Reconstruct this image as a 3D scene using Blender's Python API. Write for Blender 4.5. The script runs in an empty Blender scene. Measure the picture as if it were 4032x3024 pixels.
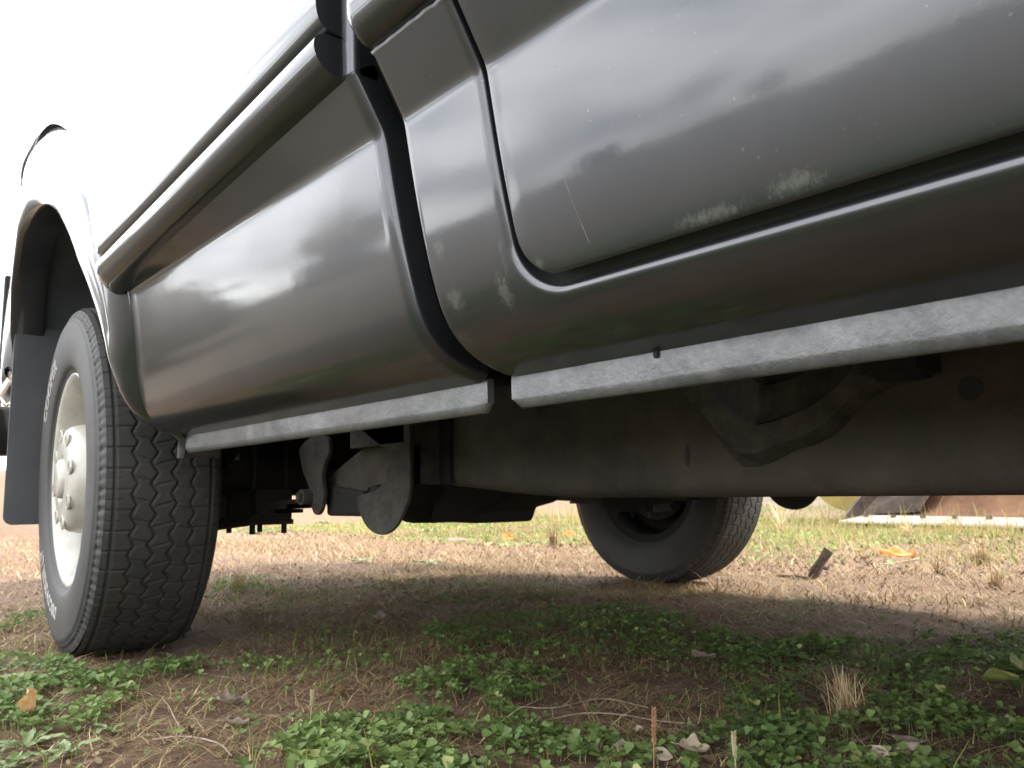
import bpy, math, random
import numpy as np
from mathutils import Vector, Matrix
random.seed(7); rng = np.random.default_rng(7)
R = math.radians
S = bpy.context.scene
COL = S.collection
# ------------------------------------------------------------------ camera
PITCH, YAW, ROLL, HC = R(7.654), R(40.397), R(0.8), 0.32
FPX = 3300.0
fw = Vector((-math.cos(YAW) * math.cos(PITCH), math.sin(YAW) * math.cos(PITCH), math.sin(PITCH)))
rt = Vector((math.sin(YAW), math.cos(YAW), 0))
up = rt.cross(fw)
# roll: picture content turned counter-clockwise by ROLL -> camera turned clockwise
rt2 = rt * math.cos(ROLL) - up * math.sin(ROLL)
up2 = up * math.cos(ROLL) + rt * math.sin(ROLL)
cam_d = bpy.data.cameras.new('camera'); cam = bpy.data.objects.new('camera', cam_d); COL.objects.link(cam)
m = Matrix.Identity(4)
for i in range(3):
    m[i][0] = rt2[i]; m[i][1] = up2[i]; m[i][2] = -fw[i]; m[i][3] = (0, 0, HC)[i]
cam.matrix_world = m
cam_d.sensor_width = 36; cam_d.lens = 36 * FPX / 4032; cam_d.clip_start = .02; cam_d.clip_end = 500
cam_d.dof.use_dof = True; cam_d.dof.focus_distance = 0.95; cam_d.dof.aperture_fstop = 15
S.camera = cam
# ------------------------------------------------------------------ world, sun, exposure
SUN_EL, SUN_AZ = R(40), math.atan2(.62, .78)      # direction towards the sun: front-far side of the truck
sd = Vector((math.cos(SUN_EL) * math.sin(SUN_AZ), math.cos(SUN_EL) * math.cos(SUN_AZ), math.sin(SUN_EL)))
W = bpy.data.worlds.new('World'); S.world = W; W.use_nodes = True
nt = W.node_tree; N = nt.nodes; L = nt.links
bg = N['Background']; bg.inputs['Strength'].default_value = .15
sky = N.new('ShaderNodeTexSky'); sky.sky_type = 'NISHITA'; sky.sun_disc = False
sky.sun_elevation = SUN_EL; sky.sun_rotation = SUN_AZ; sky.dust_density = 2.5
tc = N.new('ShaderNodeTexCoord')
mp = N.new('ShaderNodeMapping'); mp.inputs['Scale'].default_value = (1, 1, 2.2); mp.inputs['Location'].default_value = (4.1, 2.3, 1.7)
nz = N.new('ShaderNodeTexNoise'); nz.inputs['Scale'].default_value = 4.6; nz.inputs['Detail'].default_value = 4; nz.inputs['Roughness'].default_value = .52
nz.inputs['Distortion'].default_value = .9
cr = N.new('ShaderNodeValToRGB')
cr.color_ramp.elements[0].position = .34; cr.color_ramp.elements[0].color = (.36, .37, .39, 1)
cr.color_ramp.elements[1].position = .62; cr.color_ramp.elements[1].color = (1, 1, 1, 1)
mul = N.new('ShaderNodeMix'); mul.data_type = 'RGBA'; mul.blend_type = 'MULTIPLY'; mul.inputs['Factor'].default_value = 1
mul.inputs['B'].default_value = (13, 13, 13, 1)
mix = N.new('ShaderNodeMix'); mix.data_type = 'RGBA'; mix.inputs['Factor'].default_value = .88
L.new(tc.outputs['Generated'], mp.inputs['Vector']); L.new(mp.outputs['Vector'], nz.inputs['Vector'])
L.new(nz.outputs['Fac'], cr.inputs['Fac']); L.new(cr.outputs['Color'], mul.inputs['A'])
L.new(sky.outputs['Color'], mix.inputs['A']); L.new(mul.outputs['Result'], mix.inputs['B'])
L.new(mix.outputs['Result'], bg.inputs['Color'])
sl = bpy.data.lights.new('sun', 'SUN'); so = bpy.data.objects.new('sun', sl); COL.objects.link(so)
sl.energy = 2.7; sl.angle = R(4.0); sl.color = (1, .93, .82)
so.rotation_euler = sd.to_track_quat('Z', 'Y').to_euler(); so.location = sd * 20
S.view_settings.view_transform = 'Standard'; S.view_settings.look = 'None'
S.view_settings.exposure = 1.75; S.view_settings.gamma = 1; S.view_settings.use_curve_mapping = False

# ------------------------------------------------------------------ helpers
def ray(px, py):                 # px in a 2212 px wide picture -> world direction
    k = 4032 / 2212
    x, y = px * k - 2016, py * k - 1512
    return (fw * FPX + rt2 * x - up2 * y).normalized()
def G(px, py, z=0.0):
    d = ray(px, py); t = (z - HC) / d.z
    return Vector((d.x * t, d.y * t, z))
def tag(o, label=None, cat=None, group=None, kind=None):
    if label: o['label'] = label
    if cat: o['category'] = cat
    if group: o['group'] = group
    if kind: o['kind'] = kind
    return o
def empty(name, loc=(0, 0, 0)):
    o = bpy.data.objects.new(name, None); COL.objects.link(o); o.location = loc; o.empty_display_size = .1
    return o
def parent_to(o, p):
    if p is None: return
    o.parent = p
    w = Matrix.Identity(4); q = p
    while q: w = q.matrix_parent_inverse @ q.matrix_basis @ w; q = q.parent
    o.matrix_parent_inverse = w.inverted()
def mesh(name, V, F, mat, parent=None, smooth=True, sharp=None, local=False):
    me = bpy.data.meshes.new(name)
    me.from_pydata([tuple(v) for v in V], [], [tuple(f) for f in F])
    me.materials.append(mat)
    if smooth:
        me.polygons.foreach_set('use_smooth', [True] * len(me.polygons))
        if sharp: me.set_sharp_from_angle(angle=R(sharp))
    me.update()
    o = bpy.data.objects.new(name, me); COL.objects.link(o)
    if parent is not None:
        if local: o.parent = parent
        else: parent_to(o, parent)
    return o
def npmesh(name, V, F, mat, parent=None, smooth=False, tint=None):
    """V (n,3) array, F (m,k) int array; tint per-vertex value stored as attribute."""
    V = np.asarray(V, dtype=np.float32); F = np.asarray(F, dtype=np.int32)
    me = bpy.data.meshes.new(name); k = F.shape[1]
    me.vertices.add(len(V)); me.vertices.foreach_set('co', V.ravel())
    me.loops.add(F.size); me.loops.foreach_set('vertex_index', F.ravel())
    me.polygons.add(len(F)); me.polygons.foreach_set('loop_start', np.arange(0, F.size, k, dtype=np.int32))
    me.polygons.foreach_set('loop_total', np.full(len(F), k, dtype=np.int32))
    me.update(calc_edges=True)
    if smooth: me.polygons.foreach_set('use_smooth', np.ones(len(F), dtype=bool))
    if tint is not None:
        a = me.attributes.new('tint', 'FLOAT', 'POINT'); a.data.foreach_set('value', np.asarray(tint, dtype=np.float32))
    me.materials.append(mat); me.validate()
    o = bpy.data.objects.new(name, me); COL.objects.link(o); parent_to(o, parent)
    return o
class MB:
    def __init__(s): s.V = []; s.F = []
    def add(s, V, F):
        n = len(s.V); s.V += [tuple(v) for v in V]; s.F += [tuple(i + n for i in f) for f in F]; return s
    def box(s, x0, x1, y0, y1, z0, z1):
        V = [(x, y, z) for x in (x0, x1) for y in (y0, y1) for z in (z0, z1)]
        return s.add(V, [(0, 1, 3, 2), (4, 6, 7, 5), (0, 4, 5, 1), (2, 3, 7, 6), (0, 2, 6, 4), (1, 5, 7, 3)])
    def tube(s, pts, r, n=12, cap=True):
        pts = [Vector(p) for p in pts]; rr = r if isinstance(r, (list, tuple)) else [r] * len(pts)
        V = []; F = []; pu = None
        for i, p in enumerate(pts):
            d = (pts[min(i + 1, len(pts) - 1)] - pts[max(i - 1, 0)]).normalized()
            if pu is None: pu = d.orthogonal().normalized()
            pu = (pu - d * pu.dot(d)).normalized(); w = d.cross(pu)
            for k in range(n):
                a = 2 * math.pi * k / n; V.append(p + (pu * math.cos(a) + w * math.sin(a)) * rr[i])
        for i in range(len(pts) - 1):
            for k in range(n):
                a, b = i * n + k, i * n + (k + 1) % n; F.append((a, b, b + n, a + n))
        if cap: F.append(tuple(range(n - 1, -1, -1))); F.append(tuple((len(pts) - 1) * n + k for k in range(n)))
        return s.add(V, F)
    def prism(s, poly, y0, y1):       # polygon in (x,z), extruded along y
        n = len(poly)
        V = [(x, y0, z) for x, z in poly] + [(x, y1, z) for x, z in poly]
        F = [tuple(range(n)), tuple(range(2 * n - 1, n - 1, -1))] + [(i, (i + 1) % n + 0, (i + 1) % n + n, i + n)[::-1] for i in range(n)]
        return s.add(V, F)
    def build(s, name, mat, parent=None, smooth=False, sharp=30, bevel=0, local=False):
        o = mesh(name, s.V, s.F, mat, parent, smooth, sharp if smooth else None, local)
        if bevel:
            b = o.modifiers.new('bevel', 'BEVEL'); b.width = bevel; b.segments = 2; b.limit_method = 'ANGLE'
        return o
def grid_faces(nr, nc, flip=False, wrap=False):
    F = []
    for i in range(nr - 1):
        for j in range(nc if wrap else nc - 1):
            j2 = (j + 1) % nc; q = (i * nc + j, i * nc + j2, (i + 1) * nc + j2, (i + 1) * nc + j)
            F.append(q[::-1] if flip else q)
    return F
def catmull(P, n=12):
    P = [np.array(p, float) for p in P]; P = [2 * P[0] - P[1]] + P + [2 * P[-1] - P[-2]]; out = []
    for i in range(1, len(P) - 2):
        for k in range(n):
            t = k / n; a, b, c, d = P[i - 1], P[i], P[i + 1], P[i + 2]
            out.append(.5 * ((2 * b) + (c - a) * t + (2 * a - 5 * b + 4 * c - d) * t * t + (3 * b - a - 3 * c + d) * t ** 3))
    out.append(P[-2]); return np.array(out)
def smooth_path(P, step=.004, passes=20):
    """resample polyline evenly and relax it, ends fixed"""
    P = np.array(P, float); d = np.r_[0, np.cumsum(np.linalg.norm(np.diff(P, axis=0), axis=1))]
    n = max(4, int(d[-1] / step)); t = np.linspace(0, d[-1], n + 1)
    Q = np.stack([np.interp(t, d, P[:, k]) for k in range(P.shape[1])], 1)
    for _ in range(passes): Q[1:-1] = .5 * Q[1:-1] + .25 * (Q[:-2] + Q[2:])
    return Q
# lattice value noise, vectorised
_perm = rng.permutation(4096).astype(np.int64); _val = rng.random(4096)
def vnoise(x, y, seed=0):
    xi = np.floor(x).astype(np.int64); yi = np.floor(y).astype(np.int64); xf = x - xi; yf = y - yi
    u = xf * xf * (3 - 2 * xf); v = yf * yf * (3 - 2 * yf)
    h = lambda a, b: _val[(_perm[(a + seed * 131) & 4095] + b * 57 + seed * 17) & 4095]
    return (h(xi, yi) * (1 - u) + h(xi + 1, yi) * u) * (1 - v) + (h(xi, yi + 1) * (1 - u) + h(xi + 1, yi + 1) * u) * v
def fbm(x, y, sc, oct=4, seed=0):
    r = 0; a = .5; s = 0
    for o in range(oct): r = r + a * vnoise(x * sc, y * sc, seed + o); s += a; sc = sc * 2.03; a *= .5
    return r / s

# ------------------------------------------------------------------ materials
def new_mat(name):
    mt = bpy.data.materials.new(name); mt.use_nodes = True
    return mt, mt.node_tree.nodes, mt.node_tree.links, mt.node_tree.nodes['Principled BSDF']
def noise(N, L, scale, detail=4, rough=.6, coord='Object', stretch=None):
    t = N.new('ShaderNodeTexCoord'); n = N.new('ShaderNodeTexNoise')
    n.inputs['Scale'].default_value = scale; n.inputs['Detail'].default_value = detail; n.inputs['Roughness'].default_value = rough
    if stretch:
        mp = N.new('ShaderNodeMapping'); mp.inputs['Scale'].default_value = stretch
        L.new(t.outputs[coord], mp.inputs['Vector']); L.new(mp.outputs['Vector'], n.inputs['Vector'])
    else: L.new(t.outputs[coord], n.inputs['Vector'])
    return n.outputs['Fac']
def ramp(N, L, fac, stops):
    r = N.new('ShaderNodeValToRGB'); e = r.color_ramp.elements
    while len(e) < len(stops): e.new(.5)
    for k, (p, c) in enumerate(stops):
        e[k].position = p; e[k].color = (*c, 1) if len(c) == 3 else c
    L.new(fac, r.inputs['Fac']); return r.outputs['Color']
def mixc(N, L, fac, a, b, blend='MIX'):
    m = N.new('ShaderNodeMix'); m.data_type = 'RGBA'; m.blend_type = blend
    for s, v in (('Factor', fac), ('A', a), ('B', b)):
        if isinstance(v, (int, float)): m.inputs[s].default_value = v
        elif isinstance(v, tuple): m.inputs[s].default_value = (*v, 1)
        else: L.new(v, m.inputs[s])
    return m.outputs['Result']
def bump(N, L, b, h, strength, dist=.01):
    n = N.new('ShaderNodeBump'); n.inputs['Strength'].default_value = strength; n.inputs['Distance'].default_value = dist
    L.new(h, n.inputs['Height']); L.new(n.outputs['Normal'], b.inputs['Normal']); return n
def math_(N, L, op, a, b=None):
    m = N.new('ShaderNodeMath'); m.operation = op
    for i, v in enumerate((a, b)):
        if v is None: continue
        if isinstance(v, (int, float)): m.inputs[i].default_value = v
        else: L.new(v, m.inputs[i])
    return m.outputs[0]
def blob(N, L, centre, radius):
    """soft spot mask round a place on the body (dirt, algae)"""
    t = N.new('ShaderNodeTexCoord'); v = N.new('ShaderNodeVectorMath'); v.operation = 'SUBTRACT'; v.inputs[1].default_value = centre
    s = N.new('ShaderNodeVectorMath'); s.operation = 'DIVIDE'; s.inputs[1].default_value = radius
    l = N.new('ShaderNodeVectorMath'); l.operation = 'LENGTH'
    L.new(t.outputs['Object'], v.inputs[0]); L.new(v.outputs[0], s.inputs[0]); L.new(s.outputs[0], l.inputs[0])
    m = N.new('ShaderNodeMapRange'); m.inputs['From Min'].default_value = 1; m.inputs['From Max'].default_value = .1
    L.new(l.outputs['Value'], m.inputs['Value']); return m.outputs['Result']
def paint_mat(name, grime=(), dust=0.0, rough=.33):
    mt, N, L, b = new_mat(name)
    base = (.046, .050, .057)
    n1 = noise(N, L, 9, 5, .65, stretch=(1, 1, 1)); n2 = noise(N, L, 160, 3, .7)
    dirt = ramp(N, L, n1, [(.42, (0, 0, 0)), (.85, (1, 1, 1))])
    specks = ramp(N, L, n2, [(.66, (0, 0, 0)), (.74, (1, 1, 1))])
    c = mixc(N, L, math_(N, L, 'MULTIPLY', dirt, .12), base, (.15, .145, .13))
    c = mixc(N, L, math_(N, L, 'MULTIPLY', ramp(N, L, noise(N, L, 240, 3, .6), [(.70, (0, 0, 0)), (.76, (1, 1, 1))]), .35), c, (.26, .25, .21))
    alg = None
    n3 = noise(N, L, 330, 8, .88, stretch=(1, 1, .35))
    for cen, rad in grime:
        bb = blob(N, L, cen, rad); alg = bb if alg is None else math_(N, L, 'MAXIMUM', alg, bb)
    metal = .78
    if alg is not None:
        am = math_(N, L, 'ADD', math_(N, L, 'MULTIPLY', alg, .42), math_(N, L, 'SUBTRACT', n3, .62))
        am = ramp(N, L, am, [(.17, (0, 0, 0)), (.30, (1, 1, 1))])
        c = mixc(N, L, math_(N, L, 'MULTIPLY', am, .15), c, (.22, .22, .155))
        L.new(math_(N, L, 'SUBTRACT', metal, math_(N, L, 'MULTIPLY', am, .7)), b.inputs['Metallic'])
        L.new(math_(N, L, 'SUBTRACT', 1, math_(N, L, 'MULTIPLY', am, .8)), b.inputs['Coat Weight'])
    else:
        b.inputs['Metallic'].default_value = metal; b.inputs['Coat Weight'].default_value = 1
    L.new(c, b.inputs['Base Color'])
    b.inputs['Roughness'].default_value = rough
    L.new(math_(N, L, 'ADD', math_(N, L, 'MULTIPLY', n1, .12), .03), b.inputs['Coat Roughness'])
    # orange peel and faint dents in the old paint
    o1 = noise(N, L, 130, 2, .5); o2 = noise(N, L, 7, 2, .5)
    h = math_(N, L, 'ADD', math_(N, L, 'MULTIPLY', o1, .030), math_(N, L, 'MULTIPLY', o2, .6))
    bn = bump(N, L, b, h, .35, .0025)
    L.new(bn.outputs['Normal'], b.inputs['Coat Normal'])
    return mt
def simple(name, c1, c2, scale, rough=.8, metal=0, bumps=.3, bscale=None, dist=.004, detail=6, stretch=None, coat=0):
    mt, N, L, b = new_mat(name)
    n = noise(N, L, scale, detail, .65, stretch=stretch)
    L.new(ramp(N, L, n, [(.3, c1), (.72, c2)]), b.inputs['Base Color'])
    b.inputs['Roughness'].default_value = rough; b.inputs['Metallic'].default_value = metal; b.inputs['Coat Weight'].default_value = coat
    if bumps: bump(N, L, b, noise(N, L, bscale or scale * 3, 5, .7, stretch=stretch), bumps, dist)
    return mt
M = {}
M['paint_bed'] = paint_mat('grey_metallic_paint_bed')
M['paint_cab'] = paint_mat('grey_metallic_paint_cab', grime=[((-.585, .430, .492), (.03, .05, .035)), ((-.52, .435, .488), (.022, .05, .045)), ((-.60, .44, .462), (.03, .05, .02)), ((-.51, .44, .52), (.012, .05, .06)), ((-.43, .49, .447), (.05, .05, .012)), ((-.59, .42, .54), (.02, .05, .03))])
M['paint_door'] = paint_mat('grey_metallic_paint_door', grime=[((-.31, .43, .496), (.075, .06, .013)), ((-.25, .43, .499), (.05, .06, .016)), ((-.47, .43, .500), (.015, .05, .015))])
def flange_mat():
    mt, N, L, b = new_mat('dusty_grey_flange')
    n1 = noise(N, L, 26, 7, .75); n2 = noise(N, L, 120, 5, .75); n3 = noise(N, L, 420, 2, .5)
    c = ramp(N, L, n1, [(.35, (.085, .088, .092)), (.62, (.145, .149, .154))])
    c = mixc(N, L, ramp(N, L, n2, [(.58, (0, 0, 0)), (.72, (.4, .4, .4))]), c, (.21, .21, .19))
    c = mixc(N, L, ramp(N, L, n3, [(.70, (0, 0, 0)), (.76, (.7, .7, .7))]), c, (.09, .09, .08))
    L.new(c, b.inputs['Base Color']); b.inputs['Metallic'].default_value = .55
    L.new(ramp(N, L, n2, [(.3, (.28,) * 3), (.7, (.5,) * 3)]), b.inputs['Roughness'])
    b.inputs['Coat Weight'].default_value = .35; b.inputs['Coat Roughness'].default_value = .2
    bump(N, L, b, math_(N, L, 'ADD', n1, math_(N, L, 'MULTIPLY', n2, .35)), .45, .003); return mt
M['flange'] = flange_mat()
M['frame'] = simple('dirty_black_brown_steel', (.014, .012, .010), (.085, .070, .052), 7, .75, 0, .5, 90, .003, 9)
M['frame_pale'] = simple('dusty_steel_bracket', (.018, .017, .015), (.080, .072, .060), 30, .8, 0, .5, 140, .003, 8)
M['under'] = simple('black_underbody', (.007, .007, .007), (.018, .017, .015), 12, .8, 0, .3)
M['liner'] = simple('wheel_well_glare_grey', (.060, .068, .080), (.11, .12, .135), 5, .85, 0, .4, 60)  # liner lightened to grey-blue: milky lens glare put into its colour
M['flap'] = simple('black_rubber_flap', (.030, .032, .036), (.050, .052, .056), 6, .6, 0, .15, 40)
M['rust'] = simple('rusty_brown_steel', (.09, .045, .024), (.27, .145, .08), 3, .8, .1, .5, 25, .01, 9)
M['edge_steel'] = simple('worn_pale_steel', (.36, .31, .27), (.58, .50, .44), 9, .6, .25, .4, 40)
M['yellow'] = simple('faded_yellow_paint', (.15, .105, .018), (.24, .175, .035), 4, .6, 0, .2, 30)
M['dark_steel'] = simple('dark_worn_steel', (.03, .024, .02), (.12, .085, .065), 6, .7, .3, .4, 40)
M['black_gap'] = simple('black_seal', (.006, .006, .007), (.014, .014, .015), 20, .6, 0, .1)
M['glass'] = simple('window_glass', (.02, .022, .024), (.03, .033, .035), 2, .05, 0, 0)
M['bark'] = simple('tree_bark', (.05, .04, .03), (.13, .11, .085), 6, .9, 0, .8, 20, .03, stretch=(1, 1, .25))
M['stick'] = simple('rotten_wood', (.035, .024, .016), (.13, .085, .055), 60, .9, 0, 1, 160, .004, 8)
M['cream'] = simple('cream_white_wheel_paint', (.28, .27, .235), (.47, .455, .405), 9, .38, 0, .08, 60, coat=.4)
M['hole'] = simple('dark_lug_recess', (.12, .10, .07), (.30, .26, .18), 50, .7, 0, .2)  # darker brown tone for the sunk lug discs
def rubber(name, tread=False):
    mt, N, L, b = new_mat(name)
    n = noise(N, L, 14, 6, .7); n2 = noise(N, L, 90, 5, .75)
    c = ramp(N, L, n, [(.3, (.028, .028, .028) if not tread else (.014, .014, .013)), (.75, (.046, .046, .045) if not tread else (.030, .028, .024))])
    if tread: c = mixc(N, L, ramp(N, L, n2, [(.56, (0, 0, 0)), (.74, (.5, .5, .5))]), c, (.085, .072, .056))
    else: c = mixc(N, L, ramp(N, L, n2, [(.54, (0, 0, 0)), (.78, (.3, .3, .3))]), c, (.11, .108, .10))
    L.new(c, b.inputs['Base Color']); b.inputs['Roughness'].default_value = .62 if not tread else .8
    bump(N, L, b, n2, .35, .0015); return mt
M['rubber'] = rubber('tyre_rubber'); M['tread'] = rubber('tyre_tread_rubber', True)
M['lettering'] = simple('worn_outline_lettering', (.24, .24, .23), (.42, .41, .39), 90, .6, 0, .2)
def tint_mat(name, stops, rough=.55, trans=.25, sheen=0):
    mt, N, L, b = new_mat(name)
    a = N.new('ShaderNodeAttribute'); a.attribute_name = 'tint'
    c = ramp(N, L, a.outputs['Fac'], stops)
    n = noise(N, L, 300, 3, .6)
    c = mixc(N, L, .35, c, ramp(N, L, n, [(.3, (.35,) * 3), (.7, (1.0,) * 3)]), 'MULTIPLY')
    L.new(c, b.inputs['Base Color']); b.inputs['Roughness'].default_value = rough
    if trans:
        out = N['Material Output']; t = N.new('ShaderNodeBsdfTranslucent'); mx = N.new('ShaderNodeMixShader')
        L.new(c, t.inputs['Color']); mx.inputs[0].default_value = trans
        L.new(b.outputs[0], mx.inputs[1]); L.new(t.outputs[0], mx.inputs[2]); L.new(mx.outputs[0], out.inputs['Surface'])
    return mt
M['clover'] = tint_mat('clover_green', [(0, (.055, .095, .025)), (.5, (.13, .205, .055)), (.85, (.25, .34, .10)), (1, (.40, .42, .16))], .6, .35)
M['straw'] = tint_mat('dry_grass', [(0, (.12, .075, .035)), (.4, (.30, .20, .095)), (.8, (.52, .39, .21)), (1, (.68, .56, .36))], .7, .15)
M['grass'] = tint_mat('mixed_grass', [(0, (.08, .13, .025)), (.4, (.18, .24, .04)), (.6, (.33, .27, .08)), (1, (.44, .34, .17))], .6, .3)
M['litter'] = tint_mat('leaf_litter', [(0, (.06, .04, .025)), (.5, (.20, .13, .08)), (.8, (.34, .26, .18)), (1, (.42, .20, .06))], .8, .1)
M['crumb'] = tint_mat('soil_crumbs', [(0, (.08, .055, .038)), (.7, (.19, .135, .09)), (1, (.30, .25, .20))], .95, 0)
M['crown_green'] = tint_mat('tree_leaves_green', [(0, (.03, .055, .018)), (.6, (.06, .09, .03)), (1, (.12, .14, .04))], .6, .25)
M['crown_autumn'] = tint_mat('tree_leaves_autumn', [(0, (.14, .08, .03)), (.5, (.26, .15, .05)), (1, (.42, .27, .09))], .6, .25)
M['crown_shrub'] = tint_mat('shrub_leaves', [(0, (.07, .06, .045)), (.5, (.14, .12, .09)), (1, (.24, .19, .12))], .7, .2)
M['crown_bare'] = tint_mat('tree_twigs', [(0, (.08, .07, .06)), (1, (.17, .15, .12))], .9, 0)
def leaf_mat(name, c1, c2, c3=None, rough=.65):
    mt, N, L, b = new_mat(name)
    n = noise(N, L, 45, 5, .7); c = ramp(N, L, n, [(.32, c1), (.62, c2)])
    L.new(c, b.inputs['Base Color']); b.inputs['Roughness'].default_value = rough
    out = N['Material Output']; t = N.new('ShaderNodeBsdfTranslucent'); mx = N.new('ShaderNodeMixShader'); mx.inputs[0].default_value = .25
    L.new(c, t.inputs['Color']); L.new(b.outputs[0], mx.inputs[1]); L.new(t.outputs[0], mx.inputs[2]); L.new(mx.outputs[0], out.inputs['Surface'])
    bump(N, L, b, noise(N, L, 160, 4, .6), .4, .002); return mt
M['leaf_tan'] = leaf_mat('dead_leaf_tan', (.30, .22, .16), (.50, .41, .33))
M['leaf_grey'] = leaf_mat('dead_leaf_grey', (.15, .11, .085), (.34, .28, .22))
M['leaf_orange'] = leaf_mat('dead_leaf_orange', (.60, .15, .015), (.72, .36, .12))
M['leaf_gold'] = leaf_mat('dead_leaf_gold', (.50, .24, .05), (.62, .46, .28))
M['leaf_red'] = leaf_mat('dead_leaf_red', (.12, .045, .025), (.26, .11, .06))
M['leaf_yellowgreen'] = leaf_mat('fading_leaf', (.10, .14, .03), (.22, .22, .06))
M['leaf_green'] = leaf_mat('broad_green_leaf', (.13, .19, .07), (.27, .32, .15), rough=.45)
M['leaf_deep'] = leaf_mat('dark_green_leaf', (.04, .08, .02), (.07, .12, .035), rough=.45)
M['seed'] = leaf_mat('seed_head_rust', (.22, .10, .05), (.40, .22, .12), rough=.85)
M['seed_pale'] = leaf_mat('seed_head_pale', (.34, .29, .16), (.50, .45, .28), rough=.85)
def ground_mat():
    mt, N, L, b = new_mat('trodden_soil')
    n1 = noise(N, L, 1.3, 6, .65); n2 = noise(N, L, 22, 8, .75); n3 = noise(N, L, 150, 5, .75)
    soil = ramp(N, L, n2, [(.3, (.075, .045, .028)), (.55, (.16, .100, .064)), (.75, (.27, .18, .12))])
    dry = ramp(N, L, n2, [(.3, (.10, .060, .036)), (.6, (.21, .135, .085)), (.8, (.33, .23, .15))])
    green = ramp(N, L, n2, [(.3, (.062, .060, .045)), (.7, (.105, .102, .085))])
    t = N.new('ShaderNodeTexCoord'); sx = N.new('ShaderNodeSeparateXYZ'); L.new(t.outputs['Object'], sx.inputs[0])
    # the yard is bare soil round the wheel tracks and dry thatch further off, weeds beyond that
    far = N.new('ShaderNodeMapRange'); far.inputs['From Min'].default_value = 2.1; far.inputs['From Max'].default_value = 3.0
    L.new(math_(N, L, 'ADD', sx.outputs['Y'], math_(N, L, 'MULTIPLY', n1, .9)), far.inputs['Value'])
    c = mixc(N, L, far.outputs['Result'], soil, dry)
    far2 = N.new('ShaderNodeMapRange'); far2.inputs['From Min'].default_value = 9; far2.inputs['From Max'].default_value = 14
    L.new(sx.outputs['Y'], far2.inputs['Value'])
    near2 = N.new('ShaderNodeMapRange'); near2.inputs['From Min'].default_value = .25; near2.inputs['From Max'].default_value = -.2
    L.new(sx.outputs['Y'], near2.inputs['Value'])
    gm = math_(N, L, 'MULTIPLY', math_(N, L, 'MAXIMUM', far2.outputs['Result'], near2.outputs['Result']), ramp(N, L, n1, [(.35, (0, 0, 0)), (.55, (1, 1, 1))]))
    c = mixc(N, L, gm, c, green)
    c = mixc(N, L, ramp(N, L, n3, [(.62, (0, 0, 0)), (.72, (.6, .6, .6))]), c, (.30, .235, .165))
    L.new(c, b.inputs['Base Color']); b.inputs['Roughness'].default_value = .93
    b.inputs['Specular IOR Level'].default_value = .25
    bump(N, L, b, math_(N, L, 'ADD', math_(N, L, 'MULTIPLY', n2, 1.0), math_(N, L, 'MULTIPLY', n3, .35)), .9, .012); return mt
M['ground'] = ground_mat()

# ------------------------------------------------------------------ ground
def axis(lo, hi, c0, c1, fine, grow=1.14):
    a = list(np.arange(c0, c1 + 1e-6, fine)); s = fine; x = a[-1]
    while x < hi: s *= grow; x += s; a.append(x)
    s = fine; x = a[0]; pre = []
    while x > lo: s *= grow; x -= s; pre.append(x)
    return np.array(pre[::-1] + a)
gx = axis(-140, 120, -3.6, .3, .02); gy = axis(-120, 140, .1, 4.2, .02)
def ground_h(x, y):
    h = (fbm(x, y, 1.6, 3, 3) - .5) * .045 + (fbm(x, y, 12, 4, 9) - .5) * .022
    # the two wheel tracks are pressed flat and a little lower
    t = np.exp(-((y - .60) / .22) ** 2) + np.exp(-((y - 2.56) / .22) ** 2)
    h = h * (1 - .85 * np.clip(t, 0, 1)) - .004 * t
    h = h + .012 * np.exp(-((y - 3.15) / .25) ** 2)
    h = h + .05 * np.clip(y - 9.2, 0, 40) + .05 * np.clip(-9 - x, 0, 40)
    
    return h
GX, GY = np.meshgrid(gx, gy); GZ = ground_h(GX, GY)
nr, nc = GX.shape
idx = np.arange(nr * nc).reshape(nr, nc)
F = np.stack([idx[:-1, :-1], idx[:-1, 1:], idx[1:, 1:], idx[1:, :-1]], -1).reshape(-1, 4)
g = npmesh('ground', np.stack([GX, GY, GZ], -1).reshape(-1, 3), F, M['ground'], smooth=True); g['kind'] = 'structure'
def gz(x, y): return float(ground_h(np.array([x], float), np.array([y], float))[0])

# ------------------------------------------------------------------ pickup truck
YC = 1.58                                        # centre line of the truck
CX, CZ = -2.05, .377                              # rear wheel centre
T = empty('pickup_truck', (-.4, YC, 0))
tag(T, 'dark grey metallic pickup truck seen low along its side, filling the picture', 'pickup truck')

# side section of the body, (y, z) from the flange upwards
LOW = catmull([(.520, .4335), (.504, .4365), (.484, .4425), (.463, .4525), (.446, .468), (.433, .491), (.4235, .522), (.4155, .552), (.4075, .587), (.4005, .622), (.3935, .6595)], 10)
LOW = smooth_path(LOW, .003, 60)
BAND = np.array([(.3935, .6595), (.3615, .7115)])
PROF = np.vstack([LOW, BAND[1:]])
d_ = np.r_[0, np.cumsum(np.linalg.norm(np.diff(PROF, axis=0), axis=1))]
tt = np.r_[np.arange(0, d_[-1], .003), d_[-1]]
PROF = np.stack([np.interp(tt, d_, PROF[:, k]) for k in (0, 1)], 1)
for _ in range(4): PROF[1:-1] = .5 * PROF[1:-1] + .25 * (PROF[:-2] + PROF[2:])
PV = np.r_[0, np.cumsum(np.linalg.norm(np.diff(PROF, axis=0), axis=1))]; VTOP = PV[-1]
tan_ = np.gradient(PROF, PV, axis=0); NRM = np.stack([-tan_[:, 1], tan_[:, 0]], 1)      # outward (towards -y)
NRM /= np.linalg.norm(NRM, axis=1)[:, None]
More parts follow.
